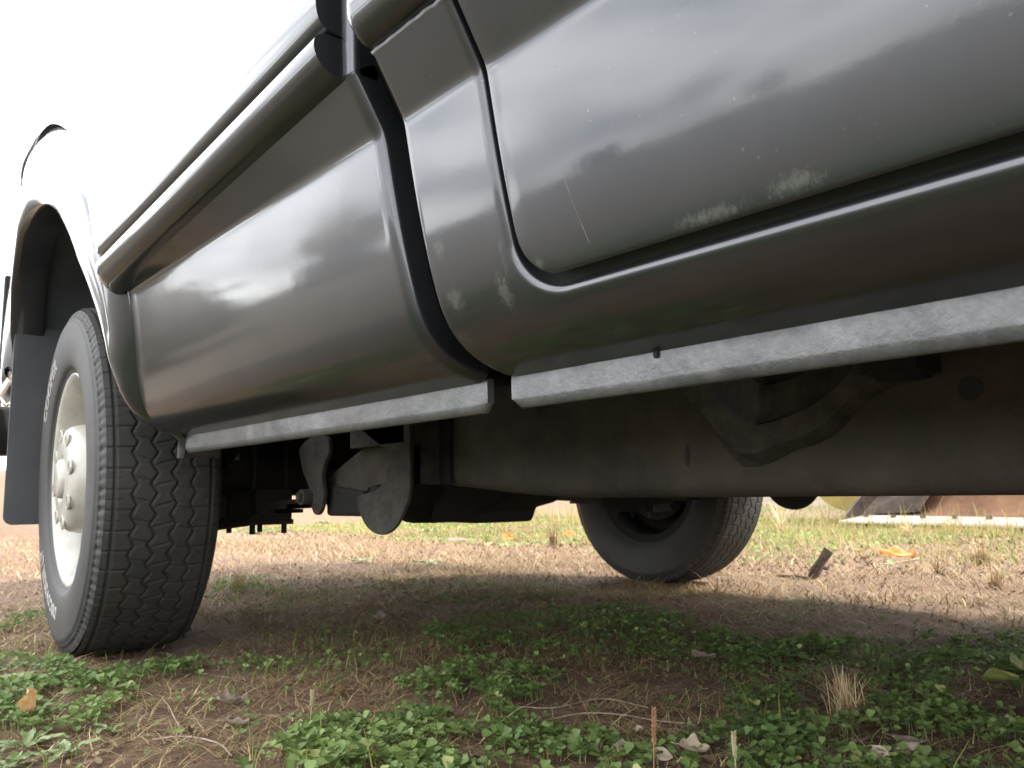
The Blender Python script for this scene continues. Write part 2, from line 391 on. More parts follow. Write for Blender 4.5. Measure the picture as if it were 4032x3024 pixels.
def surf(X, v, inset=0.0):
    y = np.interp(v, PV, PROF[:, 0]); z = np.interp(v, PV, PROF[:, 1]); ny = np.interp(v, PV, NRM[:, 0]); nz_ = np.interp(v, PV, NRM[:, 1])
    return np.stack([X + 0 * v, y - ny * inset, z - nz_ * inset], -1)
def v_of_z(z): return float(np.interp(z, PROF[:, 1], PV))
def body_y(z):            # plain side surface at any height (no rolls)
    z = np.asarray(z, float)
    return np.where(z < .7115, np.interp(z, PROF[:, 1], PROF[:, 0]), .3615 - (z - .7115) * .03 + np.clip(z - .95, 0, 1) ** 2 * .5)

def drop(x): return .066 * np.clip(-.66 - np.asarray(x, float), 0, .80)
def fillet(r, n=6, depth=.014):
    """(distance from the edge, inset) pairs for a rounded rim with a return"""
    rows = [(0.0, depth), (0.0, r + (depth - r) * .4), (0.0, r)]
    for k in range(1, n + 1):
        a = math.pi / 2 * k / n; rows.append((r - r * math.cos(a), r - r * math.sin(a)))
    return rows
XB, XC = -.650, -.611
def bed_y_taper(x): return np.clip(-2.15 - np.asarray(x, float), 0, 9) * .10 + np.clip(-2.5 - np.asarray(x, float), 0, .2) * .25
# wheel arch curves round the centre (cx, cz)
ARX, ARZ, ARR = -2.03, .45, .50
def lip_pt(phi): return ARX + ARR * math.cos(phi), ARZ + ARR * math.sin(phi)
def valley_r(phi, front=True):
    deg = math.degrees(phi)
    return float(np.interp(deg, [-8, 0, 8, 15, 22, 30, 150, 160, 175, 190], [.52, .535, .575, .615, .65, .66, .66, .64, .60, .55]))
def valley_x(z):          # front outer boundary of the flare at height z
    phi = 0.0
    for _ in range(30):
        r = valley_r(phi); s = max(-1, min(1, (z - ARZ) / r)); phi = math.asin(s)
    return ARX + valley_r(phi) * math.cos(phi)

# --- bed side: lower panel with rounded front rim
rows = []
vs = np.linspace(0, VTOP, 120)
fl = fillet(.011, 6, .03)
for v in vs:
    y, z = np.interp(v, PV, PROF[:, 0]), np.interp(v, PV, PROF[:, 1])
    xr = valley_x(z) if z > .46 else ARX + .50
    xs = [XB - d for d, _ in fl] + list(np.linspace(XB - .018, xr, 60)); ins = [i for _, i in fl] + [0] * 60
    rows.append(surf(np.array(xs), np.full(len(xs), v), 0) if False else np.array([surf(np.array([x]), np.array([v]), i)[0] for x, i in zip(xs, ins)]))
V = np.array(rows); nrr, ncc = V.shape[:2]
V[..., 2] -= drop(V[..., 0]) * np.clip((V[..., 2] - .662) / .05, 0, 1)
V[..., 1] += bed_y_taper(V[..., 0])
bed = mesh('bed_side_panel', V.reshape(-1, 3), grid_faces(nrr, ncc, flip=True), M['paint_bed'], T)
bed['label'] = 'grey bed side panel reflecting cloud and brown ground'
# vertical front strip of the bed above the crease line, behind the roll
mb = MB()
xs = [(XB, .03), (XB, .011)] + [(XB - .011 + .011 * math.cos(a), .011 - .011 * math.sin(a)) for a in np.linspace(0, math.pi / 2, 6)] + [(XB - .05, 0)]
zs = np.linspace(.712, 1.19, 50)
V = np.array([[(x, float(body_y(z)) + i, z) for x, i in xs] for z in zs])
mb.add(V.reshape(-1, 3), grid_faces(len(zs), len(xs), flip=True))
mb.build('bed_front_edge', M['paint_bed'], T, smooth=True, sharp=60)
# --- belt roll along the bed and the crowned panel above it (stop short of the bed front, with end caps)
def extrude_roll(name, prof, x0, x1, label=None, tip=None, mat='paint_bed', xs_n=60):
    prof = np.array(prof); xs = np.linspace(x0, x1, xs_n); n = len(prof); V = []
    for x in xs:
        s = 1.0
        if tip:      # the roll tapers into the flare at its rear end
            s = float(np.clip((x - x1) / tip, 0, 1)) ** .5
        yy = prof[:, 0] * s + (np.maximum(prof[:, 0], .375)) * (1 - s); zz = prof[:, 1]
        for y, z in zip(yy, zz): V.append((x, y + float(bed_y_taper(x)), z - float(drop(x))))
    F = grid_faces(len(xs), n)
    F.append(tuple(range(n)))
    o = mesh(name, V, F, M[mat], T, True, 35)
    if label: o['label'] = label
    return o
rollP = smooth_path([(.385, .7095), (.3615, .7085), (.350, .7095), (.3400, .7145), (.3335, .7225), (.3305, .7315), (.3310, .7395), (.3345, .7445), (.3415, .7475), (.385, .7485)], .0022, 2)
extrude_roll('belt_roll', rollP, XB - .012, valley_x(.72) - .005, tip=.05)
upP = smooth_path([(.385, .7495), (.3455, .7505), (.3375, .7535), (.3335, .760), (.3315, .775), (.3300, .82), (.3300, .90), (.3340, 1.0), (.342, 1.1), (.356, 1.17), (.38, 1.20), (.43, 1.205)], .006, 3)
# upper panel: front part ends at the flare's outer circle
def upper_panel(name, x0, side):
    V = []; ncol = 50
    for (y, z) in upP:
        if side == 'front':
            hi = x0; r = .672; lo = ARX + math.sqrt(max(r * r - (z - ARZ) ** 2, 0)) if z - ARZ < r else ARX
            xs = np.linspace(hi, lo, ncol)
        else:
            r = .672; hi = ARX - (math.sqrt(max(r * r - (z - ARZ) ** 2, 0)) if z - ARZ < r else 0); lo = -3.15
            xs = np.linspace(hi, lo, ncol)
        for k, x in enumerate(xs):
            rd = math.hypot(x - ARX, z - ARZ); e = max(0, rd - .672); cosb = max(0, (ARX - x) / rd)
            edge = .03 * (1 - min(1, e / .03)) ** 2 * (1 - cosb) * min(1, max(0, (1.10 - z) / .2)) + .125 * cosb * (1 - min(1, e / .45)) ** 1.3 * min(1, max(0, (1.12 - z) / .2))
            V.append((x, y + edge + float(bed_y_taper(x)), z - float(drop(x)) * max(0, 1 - (z - .75) / .4)))
    n = ncol; F = grid_faces(len(upP), n, flip=True)
    if side == 'front': F.append(tuple(k * n for k in range(len(upP))))
    return mesh(name, V, F, M['paint_bed'], T, True, 40)
upper_panel('bed_upper_panel', XB - .012, 'front'); upper_panel('bed_upper_panel', -3.15, 'rear')
# --- flared wheel arch
def arch(name, cx, mat, taper=True):
    mb = MB(); V = []; rs = [0, .004, .008, .014, .022, .032, .045, .06, .08, .10, .12, .14, 1]
    phis = [R(a) for a in np.linspace(-6, 186, 110)]
    nprof = 0
    for phi in phis:
        rv = valley_r(phi); w = rv - ARR
        row = []
        # return of the lip going in, then lip, then the outer face
        sect = [(0, .075), (0, .03), (0, .012)] + [(.006 - .006 * math.cos(a), .012 - .012 * math.sin(a) - .0) for a in np.linspace(.3, math.pi / 2, 4)]
        for (dr, dy) in sect: row.append((ARR + dr, dy))
        for s in np.linspace(.08, 1, 14):
            hump = .024 * math.sin(math.pi * min(1, s * 1.0)) ** .8 * min(1, w / .10)
            row.append((ARR + .006 + (w - .006) * s, -hump))
        for rr_, dy in row:
            x = ARX + rr_ * math.cos(phi); z = ARZ + rr_ * math.sin(phi)
            zb = max(z, .4425)
            by = float(np.interp(zb, [.4425, .455, .47, .50, .56, .62, .67, .75, .85, 1.0, 1.12], [.508, .475, .452, .432, .413, .400, .389, .371, .360, .354, .352])) + (.020 if z < .442 else 0)
            lip_out = -.012 * max(0, 1 - abs(rr_ - ARR - .01) / .05)
            if math.cos(phi) < 0: by += -math.cos(phi) * max(0, rr_ - ARR - .012) * .75; dy = dy * (1 + .8 * math.cos(phi)) if dy < 0 else dy
            V.append((x + (cx - ARX), by + dy + lip_out + (float(bed_y_taper(x)) if taper else 0), z))
        nprof = len(row)
    return mesh(name, V, grid_faces(len(phis), nprof, flip=False), mat, T, True, 60)
a = arch('wheel_arch', ARX, M['paint_bed']); a['label'] = 'flared grey wheel arch with rolled lip'
# rear part of the bed side behind the arch, down to the bumper
V = []; zs = np.linspace(.46, .7115, 26)
for z in zs:
    xr = ARX - valley_r(math.pi - math.asin(min(1, max(-1, (z - ARZ) / .62)))) * math.cos(math.asin(min(1, max(-1, (z - ARZ) / .62))))
    for x in np.linspace(xr, -3.15, 20): V.append((x, float(body_y(z)) + float(bed_y_taper(x)), z))
mesh('bed_rear_quarter', V, grid_faces(26, 20, flip=True), M['paint_bed'], T)
V = []
for p in rollP:
    for x in np.linspace(ARX - .60, -3.15, 12): V.append((x, p[0] + float(bed_y_taper(x)), p[1] - float(drop(x))))
mesh('belt_roll', V, grid_faces(len(rollP), 12, flip=True), M['paint_bed'], T)
MB().box(-3.16, -3.135, .476, .494, .755, 1.07).build('tail_lamp_trim', M['under'], T, bevel=.004)
mb = MB(); mb.box(-3.32, -2.85, .415, .44, .50, .62); mb.box(-3.32, -3.18, .44, 2 * YC - .44, .48, .64); mb.build('rear_bumper', M['under'], T, bevel=.015)

# --- cab side: ribbon round the door opening, rounded at both rims
XD0, ZD0, RD = -.497, .4805, .045
def door_path(x0, z0, r, xend, vtop, n1=60, nc_=28, n2=70):
    v0 = v_of_z(z0); P = []
    for v in np.linspace(vtop, v0 + r, n1): P.append((x0, v, (-1, 0)))
    for a in np.linspace(0, math.pi / 2, nc_)[1:-1]:
        P.append((x0 + r - r * math.cos(a), v0 + r - r * math.sin(a), (-math.cos(a), -math.sin(a))))
    for x in np.linspace(x0 + r, xend, n2): P.append((x, v0, (0, -1)))
    return P
path = door_path(XD0, ZD0, RD, .62, VTOP)
flin = fillet(.0075, 8, .03); flout = fillet(.004, 4, .02)
V = []; nin = len(flin)
for (x, v, (dx, dv)) in path:
    # outer boundary hit
    tx = (XC - x) / dx if dx < -1e-6 else 1e9; tv = (0 - v) / dv if dv < -1e-6 else 1e9
    t = min(tx, tv); row = []
    for d, i in flin: row.append((x + dx * d, v + dv * d, i))
    for s in np.linspace(0, 1, 44)[1:]:
        d = .0075 + (t - .0085 - .0075) * s; row.append((x + dx * d, v + dv * d, 0))
    left = tx <= tv
    for d, i in reversed(flout):
        row.append((x + dx * (t - d), v + dv * (t - d), i if left else 0 * i))
    for X, v_, i in row: V.append(surf(np.array([X]), np.array([max(0, v_)]), i)[0])
cab = mesh('cab_side_panel', V, grid_faces(len(path), nin + 43 + len(flout), flip=True), M['paint_cab'], T, True, 50)
cab['label'] = 'grey cab corner and rocker with green grime near the lower corner'
# door skin
XDd, ZDd, RDd = -.4905, .4895, .040
pathd = door_path(XDd, ZDd, RDd, .612, VTOP)
fd = fillet(.004, 5, .022); V = []
Xin, Vin = .60, VTOP - .004
for k, (x, v, (dx, dv)) in enumerate(pathd):
    row = [(x - dx * d, v - dv * d, i) for d, i in fd]
    # inner target: a small L close to the upper front corner
    if dv == 0: f = (v - (pathd[0][1])) / (v_of_z(ZDd) + RDd - VTOP); tx, tv = Xin - .02, Vin - .02 * f
    elif dx == 0: f = (x - (XDd + RDd)) / (.612 - XDd - RDd); tx, tv = Xin - .018 + .018 * f, Vin - .022
    else: tx, tv = Xin - .019, Vin - .021
    for s in np.linspace(0, 1, 90)[1:]:
        ax, av = x - dx * .006, v - dv * .006
        row.append((ax + (tx - ax) * s, av + (tv - av) * s, 0))
    for X, v_, i in row: V.append(surf(np.array([X]), np.array([min(VTOP, v_)]), i - .0005)[0])
door = mesh('door', V, grid_faces(len(pathd), len(fd) + 89), M['paint_door'], T, True, 50)
door['label'] = 'grey door, lower rear corner with a pale scratch'
# door opening backing (dark weather strip behind the gap)
mb = MB(); pts = []
for (x, v, (dx, dv)) in path[::2]: pts.append(surf(np.array([x - dx * .006]), np.array([v - dv * .006]), .026)[0])
mb.tube(pts, .012, 6); mb.build('weather_strip', M['black_gap'], T, smooth=True)
# belt roll and upper side of cab and door
cabroll = smooth_path([(.385, .7150), (.3590, .7150), (.3500, .7160), (.3420, .7200), (.3355, .7280), (.3320, .7370), (.3310, .7460), (.3320, .7560), (.333, .80), (.335, .90), (.345, 1.02), (.365, 1.12), (.40, 1.16), (.45, 1.165)], .005, 2)
def cab_upper(name, x0, x1, mat, parent):
    xs = [x0, x0, x0 + .004] + list(np.linspace(x0 + .01, x1 - .01, 20)) + [x1 - .004, x1, x1]; ins = [.03, .006, .0012] + [0] * 20 + [.0012, .006, .03]
    V = [(x, y + i, z) for (y, z) in cabroll for x, i in zip(xs, ins)]
    return mesh(name, V, grid_faces(len(cabroll), len(xs)), mat, parent, True, 50)
cab_upper('cab_belt_panel', XC, XD0 - .001, M['paint_cab'], T)
cab_upper('upper_panel', XDd, .612, M['paint_door'], door)
# seam lip: thin raw edge where the band ends under the roll
V = []
for x in np.linspace(XC + .001, XD0 - .002, 24):
    w = .0012 * math.sin(x * 260) * random.random()
    V += [(x, .3635, .7105 + w), (x, .3595, .7128 + w), (x, .364, .7140)]
mesh('seam_edge', V, grid_faces(24, 3), M['flange'], T)
# door handle out of sight on the outer skin
mb = MB(); mb.tube([(-.40, .318, 1.00), (-.36, .306, 1.005), (-.28, .306, 1.005), (-.24, .318, 1.00)], .011, 8); mb.build('handle', M['under'], door, smooth=True)
# scratch on the door: raised pale hair line
sc = [G_ for G_ in [surf(np.array([x]), np.array([v_of_z(z)]), -.0006)[0] for x, z in ((-.425, .552), (-.4205, .530), (-.417, .515), (-.4145, .503))]]
MB().tube(sc, .00022, 4).build('scratch', M['leaf_grey'], door)
# --- pinch flanges
def flange(name, x0, x1, xend_cut, label, droop=0.0):
    prof = [(.5225, .4375), (.5202, .4362), (.5190, .4350), (.5189, .4342), (.5192, .424), (.5195, .4130), (.5196, .4120), (.5206, .4080), (.5224, .4050), (.5240, .4038), (.5258, .4034), (.5272, .4045), (.528, .408), (.527, .438)]
    xs = np.linspace(x0, x1, 140); V = []
    for x in xs:
        w = (fbm(np.array([x]), np.array([.3]), 9, 3, 4)[0] - .5) * .004
        e = min(abs(x - x0), abs(x - x1)); cut = .010 * max(0, 1 - e / .008) ** 2
        for (y, z) in prof:
            ww = w * (1 if z < .43 else .3) * .5 + (fbm(np.array([x * 3]), np.array([z * 9]), 14, 2, 6)[0] - .5) * .0010
            V.append((x, y + ww, max(z, .4028 + cut) if z < .42 else z))
    n = len(prof); F = grid_faces(len(xs), n); F.append(tuple(range(n))); F.append(tuple((len(xs) - 1) * n + k for k in range(n))[::-1])
    o = mesh(name, V, F, M['flange'], T, True, 50); o['label'] = label; return o
flange('pinch_flange', XC + .0005, .62, 0, 'dusty pale grey flange below the cab rocker')
flange('pinch_flange', -1.505, XB + .002, 0, 'dusty pale grey flange below the bed side')
# drain notch in the cab flange
mb = MB(); mb.box(-.4325, -.4275, .5165, .5205, .4285, .4360); mb.build('drain_slot', M['under'], T, bevel=.0015)
# --- walls closing the gap between bed and cab, inner sills
def wall(name, x, mat, inset, zlo=.47):
    P_ = [(float(y) + inset, float(z)) for y, z in PROF[::4] if z > zlo] + [(.3615 + inset, .75), (.365 + inset, 1.15)]
    Q = [(2 * YC - y, z) for y, z in P_[::-1]]
    ring_ = P_ + Q; n = len(ring_)
    V = [(x, y, z) for y, z in ring_] + [(x + .006, y, z) for y, z in ring_]
    return mesh(name, V, [tuple(range(n)), tuple(range(2 * n - 1, n - 1, -1))] + [(k, (k + 1) % n, (k + 1) % n + n, k + n) for k in range(n)], M[mat], T, False)
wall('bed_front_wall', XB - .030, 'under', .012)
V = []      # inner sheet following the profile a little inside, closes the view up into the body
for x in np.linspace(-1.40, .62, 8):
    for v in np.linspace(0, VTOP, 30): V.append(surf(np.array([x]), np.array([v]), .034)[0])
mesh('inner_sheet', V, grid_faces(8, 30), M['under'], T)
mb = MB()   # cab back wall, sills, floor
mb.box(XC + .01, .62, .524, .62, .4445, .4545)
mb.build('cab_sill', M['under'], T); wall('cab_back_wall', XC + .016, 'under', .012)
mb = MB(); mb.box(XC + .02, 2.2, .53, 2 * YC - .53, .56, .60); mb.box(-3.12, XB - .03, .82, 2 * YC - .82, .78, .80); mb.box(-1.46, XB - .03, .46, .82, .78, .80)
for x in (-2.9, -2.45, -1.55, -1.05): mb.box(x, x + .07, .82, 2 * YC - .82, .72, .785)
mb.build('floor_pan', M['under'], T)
# --- far side of the body (mirrored section), tailgate, bonnet, roof
V = []
for x in (-3.15, -2.58, XB):
    for y, z in np.vstack([PROF[::8], [(.334, .75), (.33, .85), (.334, 1.0), (.356, 1.17), (.43, 1.205)]]): V.append((x, 2 * YC - y, z))
n = len(V) // 3
F = [f for f in grid_faces(3, n) if True]
keep = []
mesh('far_bed_side', V[n:] , grid_faces(2, n), M['paint_bed'], T)
V2 = [v for v in V[:n]] + [(-2.52, v[1], v[2]) for v in V[:n]]
for q in range(len(V)): pass
# the far arch opening is left free between x = -2.52 and x = -1.55
bpy.data.objects.remove(bpy.data.objects['far_bed_side'])
def far_side(name, x0, x1, z0=None):
    pr = [p for p in np.vstack([PROF[::8], [(.334, .75), (.33, .85), (.334, 1.0), (.356, 1.17), (.43, 1.205)]]) if z0 is None or p[1] > z0]
    V = [(x, 2 * YC - y, z) for x in (x0, x1) for y, z in pr]
    return mesh(name, V, grid_faces(2, len(pr)), M['paint_bed'], T, True, 40)
far_side('far_bed_side', -3.15, -2.52); far_side('far_bed_side', -2.52, -1.54, .93); far_side('far_bed_side', -1.54, XB)
far_side('far_cab_side', XC, .62); far_side('far_fender', .625, 1.0); far_side('far_fender', 1.0, 1.95, .93); far_side('far_fender', 1.95, 2.5)
mb = MB(); mb.box(-3.17, -3.14, .62, 2 * YC - .40, .62, 1.2); mb.build('tailgate', M['paint_bed'], T, bevel=.01)
# near fender and front end
V = []
for x in (.625, 1.0):
    for y, z in np.vstack([PROF[::6], cabroll[::3]]): V.append((x, y, z))
mesh('front_fender', V, grid_faces(2, len(V) // 2, flip=False), M['paint_bed'], T, True, 40)
V = []
for x in (1.0, 1.95):
    for y, z in [p for p in cabroll[::2] if p[1] > .95]: V.append((x, y, z))
mesh('front_fender', V, grid_faces(2, len(V) // 2), M['paint_bed'], T, True, 40)
V = []
for x in (1.95, 2.5):
    for y, z in np.vstack([PROF[::6], cabroll[::3]]): V.append((x, y, z))
mesh('front_fender', V, grid_faces(2, len(V) // 2), M['paint_bed'], T, True, 40)
mb = MB(); mb.prism([(.62, 1.16), (.9, 1.20), (2.4, 1.12), (2.52, 1.02), (2.54, .62), (2.5, .62), (2.5, 1.0), (2.38, 1.09), (.9, 1.17), (.62, 1.13)], .44, 2 * YC - .44); mb.build('bonnet', M['paint_bed'], T, bevel=.01)
mb = MB(); mb.box(2.5, 2.66, .40, 2 * YC - .40, .46, .66); mb.build('front_bumper', M['edge_steel'], T, bevel=.03)
# greenhouse
def ring(z, x0, x1, y0): return [(x0, y0, z), (x1, y0, z), (x1, 2 * YC - y0, z), (x0, 2 * YC - y0, z)]
V = ring(1.16, -.60, .85, .44) + ring(1.72, -.55, .35, .58); mesh('window_glass', V, [(0, 1, 5, 4), (1, 2, 6, 5), (2, 3, 7, 6), (3, 0, 4, 7)], M['glass'], T, False)
V = ring(1.70, -.58, .40, .56) + ring(1.79, -.50, .25, .68); mesh('cab_roof', V, [(0, 1, 5, 4), (1, 2, 6, 5), (2, 3, 7, 6), (3, 0, 4, 7), (4, 5, 6, 7)], M['paint_cab'], T, False)
for x0, x1 in ((-.605, -.555), (.86, .36)):
    MB().tube([(x0, .435, 1.15), (x1, .575, 1.72)], .03, 6).build('roof_pillar', M['paint_cab'], T, smooth=True)

# --- wheel housing liner (rear, near side) and mud flap
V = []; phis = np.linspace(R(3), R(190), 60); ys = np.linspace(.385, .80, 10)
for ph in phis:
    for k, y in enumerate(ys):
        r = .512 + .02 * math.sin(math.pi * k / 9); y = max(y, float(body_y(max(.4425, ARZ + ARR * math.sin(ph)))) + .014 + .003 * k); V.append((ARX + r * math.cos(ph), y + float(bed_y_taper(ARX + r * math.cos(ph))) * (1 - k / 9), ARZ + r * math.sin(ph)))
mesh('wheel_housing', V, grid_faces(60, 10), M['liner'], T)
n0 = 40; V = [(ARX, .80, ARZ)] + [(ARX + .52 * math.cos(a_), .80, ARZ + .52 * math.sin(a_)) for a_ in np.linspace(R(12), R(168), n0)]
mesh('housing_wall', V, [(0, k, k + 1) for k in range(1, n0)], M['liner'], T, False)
def rrect(y0, y1, z0, z1, r):
    P = []
    for cy, cz, a0 in ((y1 - r, z1 - r, 0), (y0 + r, z1 - r, 90), (y0 + r, z0 + r, 180), (y1 - r, z0 + r, 270)):
        for k in range(6): a_ = R(a0 + k * 18); P.append((cy + r * math.cos(a_), cz + r * math.sin(a_)))
    return P
P = rrect(.398, .76, .267, .772, .022); n = len(P)
V = []
for off in (0, .006):
    for y, z in P: V.append((-2.425 - off - .006 * math.sin((z - .27) * 5) , y, z))
mesh('mud_flap', V, [tuple(range(n))[::-1], tuple(range(n, 2 * n))] + [(k, (k + 1) % n, (k + 1) % n + n, k + n) for k in range(n)], M['flap'], T, False)

# --- wheels
TR = .385
def tri(p): return 2 * abs(2 * (p - np.floor(p + .5))) - 1
NTH = 1008; NU = 78; NP = 60
th = np.linspace(0, 2 * math.pi, NTH, endpoint=False)
u = np.linspace(-1, 1, NU)
TH, U = np.meshgrid(th, u, indexing='ij')
p = TH * NP / (2 * math.pi)
dep = np.zeros_like(U)
for u0, ph, am in ((-.52, 0, .05), (-.18, .5, .06), (.18, 0, .06), (.52, .5, .05)):
    dd = np.abs(U - (u0 + am * tri(p + ph))); dep = np.maximum(dep, .0046 * np.clip((.024 - dd) / .010, 0, 1))
fr = p - np.floor(p)
def slot(c, w, lo, hi, d, skew=0):
    global dep
    f = (p + skew * U) - np.floor(p + skew * U); mask = np.clip((w * .55 - np.abs(f - c)) / .03, 0, 1) * .7 * ((U > lo) & (U < hi)); dep = np.maximum(dep, d * mask)
slot(.5, .075, -.50, -.20, .0045, .6); slot(.5, .075, -.15, .15, .0045, -.6); slot(.5, .075, .20, .50, .0045, .6)
slot(.25, .07, -1.1, -.55, .0065); slot(.75, .05, -1.1, -.72, .0035); slot(.25, .07, .55, 1.1, .0065); slot(.75, .05, .72, 1.1, .0035)
dep = np.maximum(dep, .004 * (np.abs(np.abs(U) - .86) < .018))
crown = TR - .004 * U ** 2 - .010 * np.clip(np.abs(U) - .82, 0, 1) ** 1.5 * 12 * .5
r = crown - dep
ylat = U * .104
def clampz(V):     # the loaded tyre is flat where it stands on the ground
    z = V[:, 2]; lim = -(CZ + .001); low = z < lim
    V[low, 2] = lim + (z[low] - lim) * .05
    return V
V = np.stack([r * np.cos(TH), ylat, r * np.sin(TH)], -1).reshape(-1, 3); V = clampz(V)
idx = np.arange(NTH * NU).reshape(NTH, NU); nxt = np.roll(idx, -1, 0)
Ft = np.stack([idx[:, :-1], idx[:, 1:], nxt[:, 1:], nxt[:, :-1]], -1).reshape(-1, 4)
# sidewall sections, near (-y) and far (+y)
side = [(.104, .3745), (.1075, .371), (.110, .366), (.1112, .360), (.1130, .359), (.1150, .354), (.1165, .350), (.1182, .349), (.1195, .340), (.1215, .325), (.1225, .308), (.1220, .290), (.1200, .272), (.1165, .256), (.1120, .246), (.1100, .2455), (.1075, .240), (.1030, .233), (.0980, .228), (.092, .226), (.088, .222)]
side = np.array(side)
NS = 504; ths = np.linspace(0, 2 * math.pi, NS, endpoint=False)
def sidewall(sgn):
    V = []; n = len(side)
    for k, a in enumerate(ths):
        q = a * NP / (2 * math.pi); f1 = q - math.floor(q)
        for j, (y, rr) in enumerate(side):
            notch = 0
            if 0 < j < 4 and abs(f1 - .25) < .09: notch = .0035
            if 0 < j < 4 and abs(f1 - .75) < .07: notch = .0020
            V.append(((rr - notch) * math.cos(a), sgn * (y - notch * .7), (rr - notch) * math.sin(a)))
    V = clampz(np.array(V)); b = V[:, 2] < -.30        # sidewall bulges a little above the contact patch
    V[b, 1] += sgn * .006 * np.clip((-.30 - V[b, 2]) / .08, 0, 1)
    F = np.array(grid_faces(NS + 1, n)) % (NS * n); return V, (F if sgn > 0 else F[:, ::-1])
def lathe(sec, n=96, closed=False):
    V = [(rr * math.cos(2 * math.pi * k / n), y, rr * math.sin(2 * math.pi * k / n)) for k in range(n) for (y, rr) in sec]
    F = np.array(grid_faces(n + 1, len(sec))) % (n * len(sec)); return V, [tuple(f) for f in F]
def text_mesh(txt, size, r0, mid, bev, y, clockwise=True):
    cu = bpy.data.curves.new('t', 'FONT'); cu.body = txt; cu.size = size; cu.fill_mode = 'NONE'; cu.bevel_depth = bev; cu.bevel_resolution = 0
    cu.align_x = 'CENTER'; cu.space_character = 1.12; cu.resolution_u = 3; cu.offset = .0004
    ob = bpy.data.objects.new('t', cu); COL.objects.link(ob); bpy.context.view_layer.update()
    me = bpy.data.meshes.new_from_object(ob.evaluated_get(bpy.context.evaluated_depsgraph_get()))
    V = np.array([v.co[:] for v in me.vertices]); F = [tuple(q.vertices) for q in me.polygons]
    bpy.data.objects.remove(ob); bpy.data.meshes.remove(me); bpy.data.curves.remove(cu)
    out = []
    for x, t, z in V:
        rr = r0 + t; a = mid - x / (r0 + size * .35)      # seen from -y, clockwise means decreasing angle... mirrored axis below
        out.append((rr * math.cos(a), y - z * .6 - .0004 * 0, rr * math.sin(a)))
    return out, F
def wheel(name, loc, flipped, label=None, rot=(0, 0, 0), mat='cream'):
    """flipped: outer face towards +y"""
    s = 1 if not flipped else -1
    w = empty('tmp', loc)
    sec = [(.095, .205), (.100, .226), (.103, .232), (.100, .236), (.092, .228), (.088, .205), (.02, .192), (-.02, .190), (-.05, .200), (-.080, .210), (-.090, .2215), (-.0965, .229), (-.1010, .2345), (-.1045, .2365), (-.1060, .2340), (-.1045, .2290), (-.1000, .2240), (-.0900, .2160), (-.0740, .2060), (-.0520, .1990), (-.0100, .1930)]
    V, F = lathe(sec, 128)
    # bowl of the wheel centre
    disc = [(-.004, .196), (.000, .186), (.000, .176), (-.006, .164), (-.020, .150), (-.030, .140), (-.034, .134), (-.030, .128), (-.036, .124), (-.085, .1205), (-.104, .116), (-.114, .108), (-.1190, .097), (-.1215, .080), (-.1230, .058), (-.1220, .050), (-.1180, .046), (-.1180, .0)]
    mbw = MB(); mbw.add(V, F); V, F = lathe(disc, 128); mbw.add(V, F)
    V = [(x, y * s, z) for x, y, z in mbw.V]; F = mbw.F if s > 0 else [f[::-1] for f in mbw.F]
    bpy.data.objects.remove(w)
    wo = mesh(name, V, F, M[mat], None, True, 50); wo.parent = T; wo.location = Vector(loc) - T.location; wo.rotation_euler = rot
    if label: wo['label'] = label
    return wo
tyre_cache = {}
def tyre(wo, loc, flipped):
    s = 1 if not flipped else -1
    if 'm' not in tyre_cache:
        me_t = npmesh('tread', V_t, Ft, M['tread'], None, smooth=True); tyre_cache['m'] = me_t.data; bpy.data.objects.remove(me_t)
        Va, Fa = sidewall(-1); Vb, Fb = sidewall(1)
        inner = lathe([(.09, .226), (.0, .20), (-.09, .226)], 96)
        VV = np.vstack([Va, Vb]); FF = np.vstack([Fa, Fb + len(Va)])
        o2 = npmesh('tyre', VV, FF, M['rubber'], None, smooth=True); tyre_cache['s'] = o2.data; bpy.data.objects.remove(o2)
    out = []
    for nm, key in (('tyre', 's'), ('tread', 'm')):
        o = bpy.data.objects.new(nm, tyre_cache[key]); COL.objects.link(o); o.parent = wo
        o.rotation_euler = (0, 0, math.pi if flipped else 0)
        out.append(o)
    return out
V_t = V
